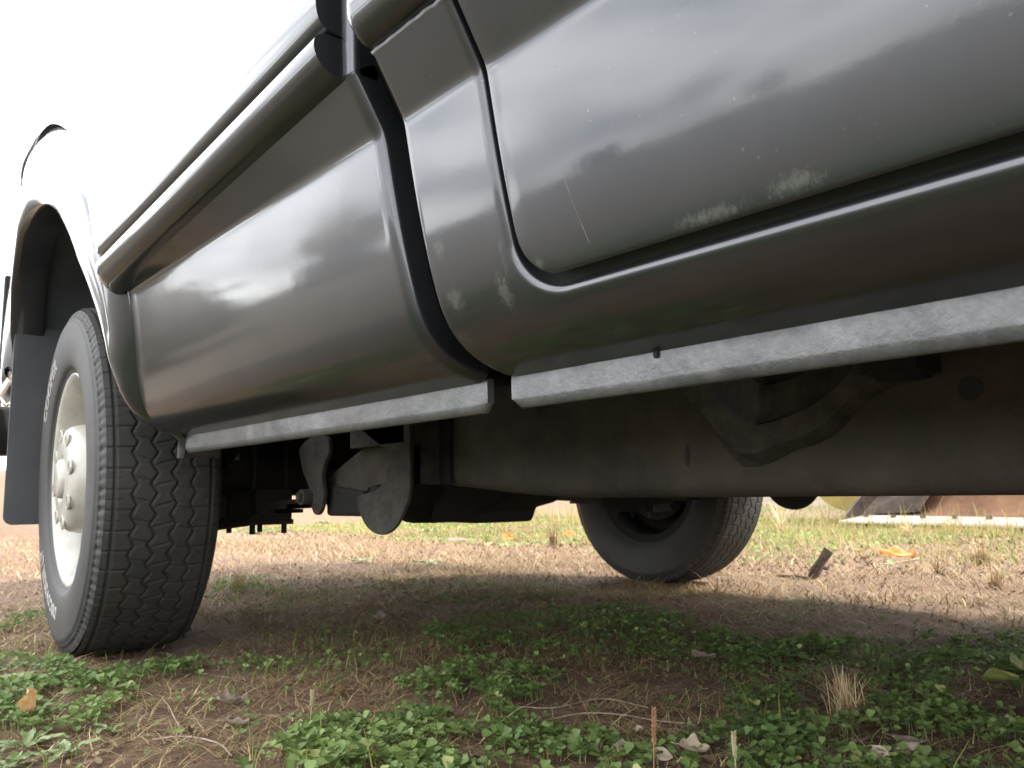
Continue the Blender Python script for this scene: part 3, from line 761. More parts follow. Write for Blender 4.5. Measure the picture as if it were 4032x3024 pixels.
def full_wheel(loc, flipped, label, detail=True, rot=(0, 0, 0), mat='cream'):
    wo = wheel('wheel', loc, flipped, label, rot, mat); tyre(wo, loc, flipped); loc = (0, 0, 0)
    if not detail: return wo
    s = 1 if not flipped else -1
    V, F = lathe([(-.119, .044), (-.127, .042), (-.131, .036), (-.133, .02), (-.133, .001)], 40)
    o = mesh('hub_cap', [(x + loc[0], y * s + loc[1], z + loc[2]) for x, y, z in V], F, M['cream'], wo, True, 50, True)
    cupm = None
    for k in range(8):
        a = 2 * math.pi * (k + .3) / 8; cx_, cz_ = .098 * math.cos(a), .098 * math.sin(a)
        # rim of each lug recess stands proud, its bowl is sunk and darker
        Vr = []; Fr = []
        n = 20; sec = [(.0158, .000), (.0150, -.0035), (.0128, -.0040), (.0112, -.0010), (.0108, .006)]
        for i in range(n):
            b = 2 * math.pi * i / n
            for rr, dy in sec: Vr.append((cx_ + rr * math.cos(b), (-.1190 + dy), cz_ + rr * math.sin(b)))
        Fr = [tuple(f) for f in np.array(grid_faces(n + 1, len(sec))) % (n * len(sec))]
        lr = mesh('lug_ring', [(x + loc[0], y * s + loc[1], z + loc[2]) for x, y, z in Vr], Fr, M['cream'], wo, True, 60, True)
        Vr = [(cx_ + .0118 * math.cos(2 * math.pi * i / n), -.1220, cz_ + .0118 * math.sin(2 * math.pi * i / n)) for i in range(n)] + [(cx_, -.1200, cz_)]
        Vr = [(x, y - .0006, z) for x, y, z in Vr]
        mesh('lug_hole', [(x + loc[0], y * s + loc[1], z + loc[2]) for x, y, z in Vr], [(i, (i + 1) % n, n) for i in range(n)], M['hole'], wo, local=True)
    mbv = MB(); mbv.tube([(.0, -.03, -.185), (.004, -.055, -.192), (.006, -.078, -.196)], .0055, 8)
    mbv.box(-.012, .016, -.088, -.070, -.205, -.193)
    mesh('valve_stem', [(x + loc[0] + .02, y * s + loc[1], z + loc[2]) for x, y, z in mbv.V], mbv.F, M['under'], wo, True, 40, True)
    return wo
NW = (-2.058, .567, .3755); FWL = (-2.086, 2.522, .376)
nw = full_wheel(NW, False, 'cream steel wheel with raised hub and worn all-terrain tyre', rot=(.025, 0, -.0614))
fwh = full_wheel(FWL, True, 'far rear wheel with a dark grimy inner side, under the truck', detail=False, rot=(0, 0, 0), mat='under')  # grimy inner side takes the black underbody colour
full_wheel((1.46, .572, CZ), False, 'near front wheel', detail=True)
full_wheel((1.46, 2.577, CZ), True, 'far front wheel', detail=False)
# raised outlined lettering on the outer sidewall
for txt, size, r0, mid in (('COOPER', .046, .279, R(131)), ('DISCOVERER LT', .034, .281, R(241))):
    Vt, Ftx = text_mesh(txt, size, r0, mid, .0019, 0)
    out = []
    for x, y, z in Vt:
        rr = math.hypot(x, z); yy = float(np.interp(rr, side[::-1, 1], side[::-1, 0]))
        out.append((x, -yy + y * .5 - .0006, z))
    mesh('sidewall_lettering', out, Ftx, M['lettering'], nw, local=True)

# --- chassis
def rail(y, s, name, label=None):
    xs = [-3.1, -2.9, -2.6, -2.35, -2.1, -1.9, -1.72, -1.62, -1.52, -1.45, -1.40, -1.32, -1.24, -1.15, -1.05, -.95, -.8, -.6, -.4, -.2, 0, .4, .8, 1.2, 1.6, 2.0, 2.4]
    zb = [.44, .44, .50, .56, .58, .57, .52, .47, .415, .375, .350, .343, .338, .329, .320, .3165, .3155, .3150, .3145, .314, .314, .314, .33, .40, .42, .40, .40]
    V = []; xs2 = np.linspace(-3.1, 2.4, 160); zb2 = np.interp(xs2, xs, zb)
    for _ in range(6): zb2[1:-1] = .5 * zb2[1:-1] + .25 * (zb2[2:] + zb2[:-2])
    for x, z0 in zip(xs2, zb2):
        z1 = max(z0 + .19, .515) if x > -1.4 else z0 + .16
        sec = [(.075, z1), (.02, z1), (.006, z1 - .004), (0, z1 - .02)] + [(.0, z) for z in np.linspace(z1 - .03, z0 + .030, 5)] + [(.0005, z0 + .022), (.003, z0 + .013), (.0085, z0 + .006), (.016, z0 + .0015), (.026, z0), (.075, z0), (.075, z0 + .006), (.012, z0 + .012)]
        for dy, z in sec: V.append((x, y + s * dy, z))
    n = len(sec); F = grid_faces(160, n, flip=(s < 0)); o = mesh(name, V, F, M['frame'], T, True, 40)
    if label: o['label'] = label
    return o
fr_ = rail(.93, 1, 'frame_rail', 'dirty brown-black frame rail with rolled lower edge'); rail(2 * YC - .93, -1, 'frame_rail')
# holes and slot in the rail web (plugs of black sit just proud as dark openings with rims)
def disc_y(cx_, cz_, rx, rz, y, n=24): return [(cx_ + rx * math.cos(2 * math.pi * k / n), y, cz_ + rz * math.sin(2 * math.pi * k / n)) for k in range(n)]
V = disc_y(-.352, .4255, .0125, .0125, .9285); mesh('rail_hole', V, [tuple(range(24))], M['black_gap'], fr_, False)
V = disc_y(-.7235, .372, .0038, .0145, .9285); mesh('rail_slot', V, [tuple(range(24))], M['black_gap'], fr_, False)
V = disc_y(-.245, .385, .003, .012, .9285); mesh('rail_slot', V, [tuple(range(24))], M['black_gap'], fr_, False)
mb = MB(); mb.box(-1.400, -1.395, .895, .93, .345, .50); mb.box(-1.318, -1.300, .90, .93, .345, .50); mb.box(-1.300, -1.296, .88, .93, .345, .50); mb.build('rail_gusset', M['frame_pale'], fr_)
mb = MB(); mb.box(-1.395, -1.318, .918, .9285, .345, .52); mb.box(-1.295, -1.262, .920, .9285, .345, .52); mb.build('rail_recess', M['under'], fr_)
# stamped V-shaped body mount on the rail
outer = [(-.775, .505), (-.700, .428), (-.640, .3605), (-.622, .3545), (-.600, .356), (-.560, .371), (-.528, .378), (-.500, .392), (-.470, .418), (-.440, .434), (-.415, .440), (-.39, .46), (-.38, .505)]
inner = [(-.700, .505), (-.655, .452), (-.615, .4125), (-.600, .405), (-.580, .4035), (-.560, .406), (-.530, .414), (-.505, .424), (-.485, .436), (-.465, .452), (-.455, .468), (-.44, .485), (-.435, .505)]
mid_ = [((a[0] * .7 + b[0] * .3), (a[1] * .7 + b[1] * .3)) for a, b in zip(outer, inner)]
rowsV = []
for ring_, y in ((outer, .929), (outer, .9255), (mid_, .905), (inner, .893), ([(x * .985 - .0085, z + .004) for x, z in inner], .903), ([(-.57 + (x + .57) * .5, .48 + (z - .48) * .35) for x, z in inner], .912)):
    P_ = catmull(ring_, 4); rowsV.append([(x, y, z) for x, z in P_])
V = [v for row in rowsV for v in row]
mesh('body_mount', V, grid_faces(len(rowsV), len(rowsV[0]), flip=True), M['frame_pale'], T, True, 28)
mb = MB(); mb.tube([(-.41, .905, .44), (-.41, .905, .56)], .028, 14); mb.box(-.44, -.38, .87, .93, .446, .47); mb.build('mount_bush', M['under'], T, smooth=True)
mb = MB()
for x in (-1.36, -.45, .5): MB().box(x - .05, x + .05, .94, 2 * YC - .94, .40, .46).build('cross_member', M['under'], T)
# spring hanger, spring, axle
def hanger(y, s, dx=0, dz=0, parent=T):
    P = catmull([(-1.285, .50), (-1.283, .42), (-1.283, .335), (-1.300, .300), (-1.330, .268), (-1.365, .2535), (-1.400, .254), (-1.435, .268), (-1.462, .296), (-1.470, .325)], 4)
    P = [tuple(q) for q in P] + [(-1.40, .335), (-1.366, .352), (-1.356, .385), (-1.362, .410), (-1.390, .422), (-1.46, .455), (-1.52, .50)]
    mb = MB(); mb.prism([(x + dx, z + dz) for x, z in P], y, y + s * .008)
    mb.box(-1.50 + dx, -1.30 + dx, min(y, y + s * .09), max(y, y + s * .09), .42, .50)
    return mb.build('spring_hanger', M['frame_pale'], parent, bevel=.002)
h = hanger(.845, 1); h['label'] = 'tongue-shaped steel spring hanger'
mb = MB(); mb.tube([(-1.42, .855, .325), (-1.42, .92, .325)], .022, 14); mb.build('hanger_bush', M['under'], h, smooth=True)
mb = MB(); mb.prism([(-1.47, .335), (-1.62, .350), (-1.62, .285), (-1.47, .285)], .857, .905); mb.build('spring_mount', M['under'], T, bevel=.008)
def onY(px, py, y):
    d = ray(px, py); t = y / d.y; return (d.x * t, HC + d.z * t)
c3 = lambda x, y: ((800 + x / 1.7015) / 1.8228, (1600 + y / 1.7015) / 1.8228)
web = [onY(*c3(*q), .868) for q in ((815, 545), (838, 485), (880, 435), (960, 370), (1060, 290), (1150, 215), (1230, 60), (1385, 60), (1385, 530), (1110, 545), (1060, 620), (1045, 700), (830, 700))]
mb = MB(); mb.prism(web, .868, .878); mb.build('hanger_web', M['frame'], T, bevel=.002)
hanger(2.17, -1, .065, .02)
P = catmull([(-1.708, .425), (-1.690, .440), (-1.65, .452), (-1.60, .455), (-1.572, .440), (-1.570, .415), (-1.590, .392), (-1.598, .365), (-1.590, .335), (-1.596, .305), (-1.612, .289), (-1.630, .290), (-1.644, .306), (-1.650, .335), (-1.668, .360), (-1.692, .385)], 3)[:-1]
mb = MB(); mb.prism([tuple(q) for q in P], .835, .845); sh = mb.build('spring_shackle', M['frame_pale'], T, bevel=.002)
mb = MB(); mb.tube([(-1.652, .815, .325), (-1.652, .90, .325)], .017, 12); mb.tube([(-1.652, .808, .325), (-1.652, .84, .325)], .010, 6); mb.build('shackle_bolt', M['frame_pale'], sh, smooth=True)
for y in (.87, 2 * YC - .87):
    for k, (x0, x1) in enumerate(((-2.75, -1.65), (-2.5, -1.76), (-2.32, -1.82))):
        mb = MB(); V = []
        for x in np.linspace(x0, x1, 24):
            z = .306 + .05 * ((x + 2.05) / .7) ** 2 * .55 - k * .0096
            V += [(x, y - .035, z), (x, y + .035, z), (x, y + .035, z + .009), (x, y - .035, z + .009)]
        F = [tuple((q % 4) for q in (0, 1, 2, 3))] + [(i * 4 + a_, i * 4 + (a_ + 1) % 4, (i + 1) * 4 + (a_ + 1) % 4, (i + 1) * 4 + a_) for i in range(23) for a_ in range(4)]
        mesh('leaf_spring', V, F, M['frame'], T, False)
    mb = MB(); mb.box(-2.10, -1.90, y - .05, y + .05, .262, .274)
    for x in (-2.07, -1.93):
        for q in (-.04, .04): mb.tube([(x, y + q, .24), (x, y + q, .45)], .007, 8)
    mb.box(-2.14, -1.90, y - .045, y + .045, .272, .345); mb.build('spring_plate', M['under'], T)
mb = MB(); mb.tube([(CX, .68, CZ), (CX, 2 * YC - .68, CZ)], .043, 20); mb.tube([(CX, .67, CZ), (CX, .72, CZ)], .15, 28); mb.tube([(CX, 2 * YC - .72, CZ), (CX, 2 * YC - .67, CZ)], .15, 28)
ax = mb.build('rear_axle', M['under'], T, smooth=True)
V = []; 
for i in range(13):
    a_ = math.pi * i / 12
    for j in range(24):
        b = 2 * math.pi * j / 24; rr = math.sin(a_) ** .55
        V.append((CX - .0 + .17 * rr * math.cos(b), 1.45 - .17 * math.cos(a_), max(.380 + .145 * rr * math.sin(b), .248)))
mesh('differential', V, [tuple(f) for f in (grid_faces(13, 24, wrap=True))], M['under'], ax, True, 40)
mb = MB(); mb.prism([(-1.72, .29), (-1.64, .305), (-1.60, .34), (-1.9, .40), (-1.95, .255), (-1.74, .252)], 1.35, 1.55); mb.build('differential_nose', M['under'], ax, bevel=.01)
mb = MB(); mb.tube([(-1.7, 1.45, .36), (.9, 1.5, .42)], .04, 16); mb.build('drive_shaft', M['under'], T, smooth=True)
mb = MB(); mb.box(-3.05, -2.42, .99, 2 * YC - .99, .335, .64); mb.build('fuel_tank', M['under'], T, bevel=.03)
mb = MB(); mb.tube([(-2.02, .80, .44), (-2.28, .88, .62)], .028, 12); mb.tube([(-2.0, .79, .385), (-2.2, .85, .53)], .016, 10); mb.build('shock_absorber', M['under'], T, smooth=True)
mb = MB(); mb.tube([(-1.78, .80, .300), (-1.86, .79, .272), (-2.08, .79, .262)], [.002, .010, .016], 8); mb.build('brake_cable', M['under'], T, smooth=True)
mb = MB(); mb.tube([(-1.5, 2.3, .40), (-.7, 2.3, .40)], [.055, .055], 14); mb.build('exhaust_pipe', M['under'], T, smooth=True)

# ------------------------------------------------------------------ yellow loader with its rusty bucket beyond the truck
P0 = Vector((-4.02, 7.34, 0)); U_ = Vector((.961, -.276, 0)); N_ = Vector((.276, .961, 0))
LD = empty('loader', P0)
tag(LD, 'old yellow loader with a rusty brown bucket lowered to the grass behind the truck', 'loader')
def LP(u, n, z): q = P0 + U_ * u + N_ * n; return (q.x, q.y, z)
def lbox(mb, u0, u1, n0, n1, z0, z1):
    V = [LP(u, n, z) for u in (u0, u1) for n in (n0, n1) for z in (z0, z1)]
    return mb.add(V, [(0, 1, 3, 2), (4, 6, 7, 5), (0, 4, 5, 1), (2, 3, 7, 6), (0, 2, 6, 4), (1, 5, 7, 3)])
mb = MB(); V = [LP(0, 0, .040), LP(3.3, 0, .040), LP(3.3, .30, .085), LP(0, .30, .085), LP(0, 0, .062), LP(3.3, 0, .062), LP(3.3, .30, .107), LP(0, .30, .107)]
mb.add(V, [(3, 2, 1, 0), (4, 5, 6, 7), (0, 1, 5, 4), (1, 2, 6, 5), (2, 3, 7, 6), (3, 0, 4, 7)]); mb.build('cutting_edge', M['edge_steel'], LD, bevel=.004)
for k in range(11):
    u0 = .14 + .305 * k; mb = MB(); q = [LP(u0 + .024 * math.cos(a), .20 + .024 * math.sin(a), z) for z in (.09, .122) for a in np.linspace(0, 2 * math.pi, 7)[:-1]]
    mb.add(q, [(5, 4, 3, 2, 1, 0), (6, 7, 8, 9, 10, 11)] + [(i, (i + 1) % 6, (i + 1) % 6 + 6, i + 6) for i in range(6)]); mb.build('edge_bolt', M['dark_steel'], LD)
prof = catmull([(.26, .100), (.55, .095), (.80, .13), (.98, .25), (1.05, .42), (1.02, .62), (.92, .80), (.80, .92)], 5)
V = [LP(u, n, z) for u in np.linspace(0, 3.3, 30) for n, z in prof]
mesh('bucket_shell', V, grid_faces(30, len(prof)), M['rust'], LD)
for u0 in (.0, 3.28):
    poly = [(.02, .06), (.30, .30), (.45, .62), (.70, .92), (.9, .85), (1.04, .55), (1.03, .30), (.85, .12), (.4, .08)]
    V = [LP(u0, n, z) for n, z in poly] + [LP(u0 + .03, n, z) for n, z in poly]; n = len(poly)
    mesh('bucket_cheek', V, [tuple(range(n)), tuple(range(2 * n - 1, n - 1, -1))] + [(k, (k + 1) % n, (k + 1) % n + n, k + n) for k in range(n)], M['dark_steel'], LD, False)
# dark gusset inside at the left end
V = [LP(.04, .25, .11), LP(.30, .70, .13), LP(.36, .95, .45), LP(.04, .9, .6)]; mesh('bucket_gusset', V, [(0, 1, 2, 3)], M['dark_steel'], LD, False)
# yellow body, arm and wheel behind
poly = catmull([(-1.2, .42), (-1.02, .22), (-.72, .12), (-.35, .085), (-.12, .09), (-.03, .12), (-.03, 1.0), (-1.2, 1.0)], 3)
V = [LP(u, .85, z) for u, z in poly] + [LP(u, 1.5, z) for u, z in poly]; n = len(poly)
mesh('counterweight', V, [tuple(range(n)), tuple(range(2 * n - 1, n - 1, -1))] + [(k, (k + 1) % n, (k + 1) % n + n, k + n) for k in range(n)], M['yellow'], LD, False)
mb = MB(); lbox(mb, .5, 2.8, 1.7, 4.4, .7, 1.5); lbox(mb, .9, 2.4, 2.6, 4.0, 1.5, 2.5); mb.build('loader_body', M['yellow'], LD, bevel=.05)
mb = MB(); lbox(mb, .7, .85, .95, 3.0, .55, .75); lbox(mb, 2.45, 2.6, .95, 3.0, .55, .75); mb.build('lift_arm', M['yellow'], LD, bevel=.02)
for u0 in (.3, 2.75):
    for n0 in (2.1, 4.0):
        mb = MB(); mb.tube([LP(u0, n0, .55), LP(u0 + .3, n0, .55)], .55, 28); mb.build('loader_tyre', M['rubber'], LD, smooth=True)

# ------------------------------------------------------------------ vegetation as ground cover
def inpoly(x, y, poly):
    c = np.zeros(len(x), bool); n = len(poly)
    for i in range(n):
        x0, y0 = poly[i]; x1, y1 = poly[(i + 1) % n]
        cond = ((y0 > y) != (y1 > y)) & (x < (x1 - x0) * (y - y0) / (y1 - y0 + 1e-12) + x0); c ^= cond
    return c
def gpoly(pts): return [tuple(G(*p)[:2]) for p in pts]
clov_polys = [
 (gpoly([(-200, 1432), (0, 1430), (150, 1424), (330, 1424), (470, 1436), (380, 1462), (300, 1470), (250, 1500), (235, 1560), (120, 1580), (-200, 1560)]), .95, 1.0),
 (gpoly([(420, 1750), (480, 1660), (600, 1600), (690, 1560), (840, 1530), (880, 1470), (1000, 1436), (1130, 1440), (1215, 1462), (1180, 1500), (1100, 1530), (1130, 1575), (1260, 1600), (1420, 1600), (1520, 1575), (1590, 1545), (1700, 1560), (1850, 1545), (2000, 1500), (2300, 1470), (2500, 1800), (420, 1800)]), 1.0, 1.02),
 (gpoly([(940, 1340), (1100, 1312), (1400, 1318), (1520, 1350), (1700, 1395), (1640, 1440), (1560, 1450), (1470, 1425), (1300, 1420), (1190, 1430), (1050, 1425), (930, 1400)]), .62, .8),
 (gpoly([(1540, 1395), (1700, 1385), (1900, 1372), (2300, 1385), (2400, 1500), (2010, 1520), (1900, 1480), (1800, 1470), (1690, 1530), (1580, 1540), (1600, 1480)]), .75, .9),
 (gpoly([(480, 1440), (560, 1420), (760, 1412), (960, 1400), (900, 1450), (700, 1470), (560, 1470)]), .35, .7),
 (gpoly([(460, 1262), (560, 1248), (640, 1262), (600, 1290), (480, 1290)]), .35, .8),
 ([(-2.6, .14), (-.15, .14), (-.15, 2.1), (-2.9, 2.1)], .035, .8),
 ([(-2.4, -1.3), (.9, -1.3), (.9, .14), (-1.6, .14)], .35, 1.2),
 (gpoly([(0, 1340), (90, 1330), (70, 1370), (0, 1385)]), .5, .8),
 (gpoly([(860, 1275), (1050, 1268), (1200, 1290), (1100, 1312), (900, 1305)]), .28, .7),
]
leaf_tpl = []
def leaflet_template():
    # rounded obovate leaflet lying along +x, folded along its mid line
    pts = [(0, 0, 0), (.35, .30, .05), (.72, .47, .10), (.98, .36, .08), (1.0, .0, .0), (.98, -.36, .08), (.72, -.47, .10), (.35, -.30, .05), (.6, 0, -.02)]
    f = [(0, 8, 1), (1, 8, 2), (2, 8, 3), (3, 8, 4), (4, 8, 5), (5, 8, 6), (6, 8, 7), (7, 8, 0)]
    return np.array(pts), np.array(f)
LT, LF = leaflet_template()
def rotmats(az, tilt, roll):
    ca, sa, ct, st, cr_, sr = np.cos(az), np.sin(az), np.cos(tilt), np.sin(tilt), np.cos(roll), np.sin(roll)
    # Rz(az) * Ry(-tilt) * Rx(roll)
    Rz = np.zeros((len(az), 3, 3)); Rz[:, 0, 0] = ca; Rz[:, 0, 1] = -sa; Rz[:, 1, 0] = sa; Rz[:, 1, 1] = ca; Rz[:, 2, 2] = 1
    Ry = np.zeros_like(Rz); Ry[:, 0, 0] = ct; Ry[:, 0, 2] = -st; Ry[:, 2, 0] = st; Ry[:, 2, 2] = ct; Ry[:, 1, 1] = 1
    Rx = np.zeros_like(Rz); Rx[:, 0, 0] = 1; Rx[:, 1, 1] = cr_; Rx[:, 1, 2] = -sr; Rx[:, 2, 1] = sr; Rx[:, 2, 2] = cr_
    return Rz @ Ry @ Rx
def scatter(TV, TF, pos, R3, scale, tint, name, mat, shape_tint=None):
    n = len(pos); k = len(TV)
    V = np.einsum('nij,kj->nki', R3, TV) * scale[:, None, None] + pos[:, None, :]
    F = (TF[None] + (np.arange(n) * k)[:, None, None]).reshape(-1, TF.shape[1])
    t = np.repeat(tint, k)
    if shape_tint is not None: t = t + np.tile(shape_tint, n)
    return V.reshape(-1, 3), F, t
CP = []; CS = []; CH = []
for poly, dens, size in clov_polys:
    xs_ = [p[0] for p in poly]; ys_ = [p[1] for p in poly]
    a = (max(xs_) - min(xs_)) * (max(ys_) - min(ys_)); n = int(min(a * 8500 * dens, 60000))
    x = rng.uniform(min(xs_), max(xs_), n); y = rng.uniform(min(ys_), max(ys_), n)
    jx = x + (fbm(x, y, 7, 3, 21) - .5) * .14; jy = y + (fbm(x, y, 7, 3, 31) - .5) * .14
    keep = inpoly(jx, jy, poly) & (rng.random(n) < np.clip((fbm(x, y, 9, 3, 41) - .30) * 4.5, .05, 1))
    keep &= ~((np.abs(y - .58) < .14) & (x < -1.72) & (x > -2.3))
    CP.append(np.stack([x[keep], y[keep]], 1)); CS.append(np.full(keep.sum(), size)); 
CP = np.vstack(CP); CS = np.concatenate(CS); n = len(CP)
dist = np.hypot(CP[:, 0], CP[:, 1])
hgt = (.006 + .022 * fbm(CP[:, 0], CP[:, 1], 6, 3, 51) * rng.random(n) ** .6) * CS
hgt += .006
hgt = np.where(dist < .9, hgt * .75, hgt)
base = np.stack([CP[:, 0], CP[:, 1], ground_h(CP[:, 0], CP[:, 1]) + hgt], 1)
sz = (.0060 + .0085 * rng.random(n) ** 1.3) * CS * (.75 + .5 * fbm(CP[:, 0], CP[:, 1], 5, 2, 61))
tin = np.clip(.18 + .75 * fbm(CP[:, 0], CP[:, 1], 4, 3, 71) * rng.random(n) ** .5 + .12 * (rng.random(n) - .3), 0, 1)
yel = rng.random(n) < .02; tin[yel] = .95
VV = []; FF = []; TT = []; off = 0
az0 = rng.uniform(0, 2 * math.pi, n)
for k in range(3):
    az = az0 + k * 2 * math.pi / 3 + rng.normal(0, .15, n); tilt = rng.normal(.18, .35, n); rl = rng.normal(0, .3, n)
    V, F, t = scatter(LT, LF, base, rotmats(az, tilt, rl), sz * rng.uniform(.85, 1.15, n), tin, '', None, np.array([.06, 0, 0, .02, .03, .02, 0, 0, .10]) )
    VV.append(V); FF.append(F + off); TT.append(t); off += len(V)
o = npmesh('clover_cover', np.vstack(VV), np.vstack(FF), M['clover'], smooth=False, tint=np.clip(np.concatenate(TT), 0, 1))
tag(o, 'low green clover and creeping weeds growing over the soil beside the truck', 'ground cover', kind='stuff')
# stalks
def blades(name, x, y, h, w, bend, mat, tint, label, cat, lay=0.0, seg=3, z0=0):
    n = len(x); az = rng.uniform(0, 2 * math.pi, n); zb = ground_h(x, y) + z0
    dx, dy = np.cos(az), np.sin(az); px_, py_ = -dy, dx
    V = np.zeros((n, (seg + 1) * 2, 3)); wob = rng.normal(0, .35, (n,))
    for s in range(seg + 1):
        t = s / seg; ww = w * (1 - .8 * t)
        run = h * bend * t ** 1.4; rise = h * t * np.sqrt(np.clip(1 - (bend * t) ** 2 * .8, .02, 1)) * (1 - lay)
        cx_ = x + dx * run + px_ * wob * h * t * t * .5; cy_ = y + dy * run + py_ * wob * h * t * t * .5
        cz_ = zb + rise + .003
        for q, sg in ((0, -1), (1, 1)):
            V[:, s * 2 + q] = np.stack([cx_ + px_ * ww * sg, cy_ + py_ * ww * sg, cz_], 1)
    F = np.array([(s * 2, s * 2 + 1, s * 2 + 3, s * 2 + 2) for s in range(seg)])
    F = (F[None] + (np.arange(n) * (seg + 1) * 2)[:, None, None]).reshape(-1, 4)
    o = npmesh(name, V.reshape(-1, 3), F, mat, tint=np.repeat(tint, (seg + 1) * 2)); tag(o, label, cat, kind='stuff'); return o
def rnd_area(n, x0, x1, y0, y1, f=None):
    x = rng.uniform(x0, x1, n); y = rng.uniform(y0, y1, n)
    if f is not None: k = rng.random(n) < f(x, y); x, y = x[k], y[k]
    return x, y
def inview(x, y, m=.25):
    d = -math.cos(YAW) * x + math.sin(YAW) * y; s = math.sin(YAW) * x + math.cos(YAW) * y
    return (d > .5) & (np.abs(s) < d * .61 + m)
k = rng.permutation(n)[:n // 2]
blades('clover_stalks', CP[k, 0], CP[k, 1], hgt[k] * 1.1, np.full(len(k), .0007), np.full(len(k), .2), M['clover'], np.full(len(k), .9), 'thin green stalks under the clover leaves', 'ground cover', seg=2)
# thin clover scattered everywhere near
x, y = rnd_area(11000, -3, .1, .12, 2.2, lambda x, y: inview(x, y) * np.clip((fbm(x, y, 4, 3, 151) - .52) * 6, .01, 1)); nn_ = len(x)
blades('green_grass', x, y, rng.gamma(2.5, .010, nn_) + .008, rng.uniform(.0006, .0014, nn_), rng.uniform(.3, .95, nn_), M['grass'], np.clip(rng.normal(.25, .2, nn_), 0, 1), 'thin green grass blades growing through the clover', 'grass')
# dry thatch lying flat near the camera
f = lambda x, y: inview(x, y) * np.clip((fbm(x, y, 5, 3, 81) - .36) * 4, .10, 1)
x, y = rnd_area(110000, -3.3, .1, .12, 2.9, f)
n = len(x)
blades('dry_thatch', x, y, rng.gamma(2.2, .016, n) + .008, rng.uniform(.0005, .0013, n), rng.uniform(.75, .98, n), M['straw'], np.clip(rng.normal(.42, .25, n), 0, 1), 'flattened dry straw and dead grass lying on the soil near the camera', 'dry grass', lay=.72)
f = lambda x, y: inview(x, y, .3) * np.clip((fbm(x, y, 2.2, 3, 91) - .25) * 3, .2, 1)
x, y = rnd_area(85000, -6.5, 1.5, 2.2, 6.5, f); n = len(x)
blades('dry_thatch_far', x, y, rng.gamma(2.0, .020, n) + .008, rng.uniform(.0010, .0022, n), rng.uniform(.6, .99, n), M['straw'], np.clip(rng.normal(.34, .27, n), 0, 1), 'pale sunlit dry grass on the yard beyond the truck', 'dry grass', lay=.45)
# sunlit green and yellow grass beyond the truck
f = lambda x, y: inview(x, y, .5) * np.clip((fbm(x, y, 1.1, 3, 95) - .32) * 4, .06, 1)
x, y = rnd_area(56000, -9.5, 1.0, 3.7, 11.5, f); k = ~((x > -4.15) & (y > 7.34 - (x + 4.02) * .287 - .03)); x, y = x[k], y[k]; n = len(x)
tb = np.clip(.12 + .9 * fbm(x, y, .9, 3, 97) + rng.normal(0, .2, n) - .16 * (x < -3.0), 0, 1)
blades('yard_grass', x, y, rng.gamma(2.0, .020, n) + .010, rng.uniform(.0015, .0035, n), rng.uniform(.3, .97, n), M['grass'], tb, 'sunlit green and straw-coloured grass on the far side of the truck', 'grass')
# behind, left of the near wheel
f = lambda x, y: np.clip((fbm(x, y, 3, 3, 99) - .3) * 4, .15, 1)
x, y = rnd_area(26000, -9, -2.1, .15, 3.0, f); n = len(x)
blades('dry_thatch_rear', x, y, rng.gamma(2.0, .020, n) + .008, rng.uniform(.0008, .002, n), rng.uniform(.5, .97, n), M['straw'], np.clip(rng.normal(.55, .25, n), 0, 1), 'dry grass on the ground behind the near rear wheel', 'dry grass', lay=.5)
# taller weeds towards the loader
f = lambda x, y: inview(x, y, .8) * np.clip((fbm(x, y, 1.3, 3, 103) - .40) * 4, .02, 1)
x, y = rnd_area(18000, -10, 0, 6.0, 8.9, f); k = ~((x > -4.15) & (y > 7.34 - (x + 4.02) * .287 - .04)); x, y = x[k], y[k]; n = len(x)
blades('tall_weeds', x, y, rng.gamma(2.2, .05, n) * np.where(x < -4.9, 1.5, .7) + .03, rng.uniform(.002, .004, n), rng.uniform(.05, .6, n), M['grass'], np.clip(rng.normal(.72, .22, n), 0, 1), 'taller dry weeds in front of the loader', 'weeds', seg=4)
# soil crumbs
oct_v = np.array([(1, 0, 0), (0, 1, 0), (-1, 0, 0), (0, -1, 0), (0, 0, .8), (0, 0, -.8)]); oct_f = np.array([(0, 1, 4), (1, 2, 4), (2, 3, 4), (3, 0, 4), (1, 0, 5), (2, 1, 5), (3, 2, 5), (0, 3, 5)])
x, y = rnd_area(26000, -4.5, .3, .12, 5.5, lambda x, y: inview(x, y) * np.clip((fbm(x, y, 3, 3, 111) - .3) * 3, .1, 1)); n = len(x)
sz_ = rng.gamma(1.6, .0013, n) + .0007; sz_ *= np.where(y > 2.5, 1.15, 1)
V, F, t = scatter(oct_v, oct_f, np.stack([x, y, ground_h(x, y) + sz_ * .3], 1), rotmats(rng.uniform(0, 6.28, n), rng.normal(0, .5, n), rng.normal(0, .5, n)), sz_, rng.random(n) ** 1.5, '', None)
o = npmesh('soil_crumbs', V, F, M['crumb'], tint=t); tag(o, 'loose crumbs of soil and small stones on the bare ground', 'soil', kind='stuff')
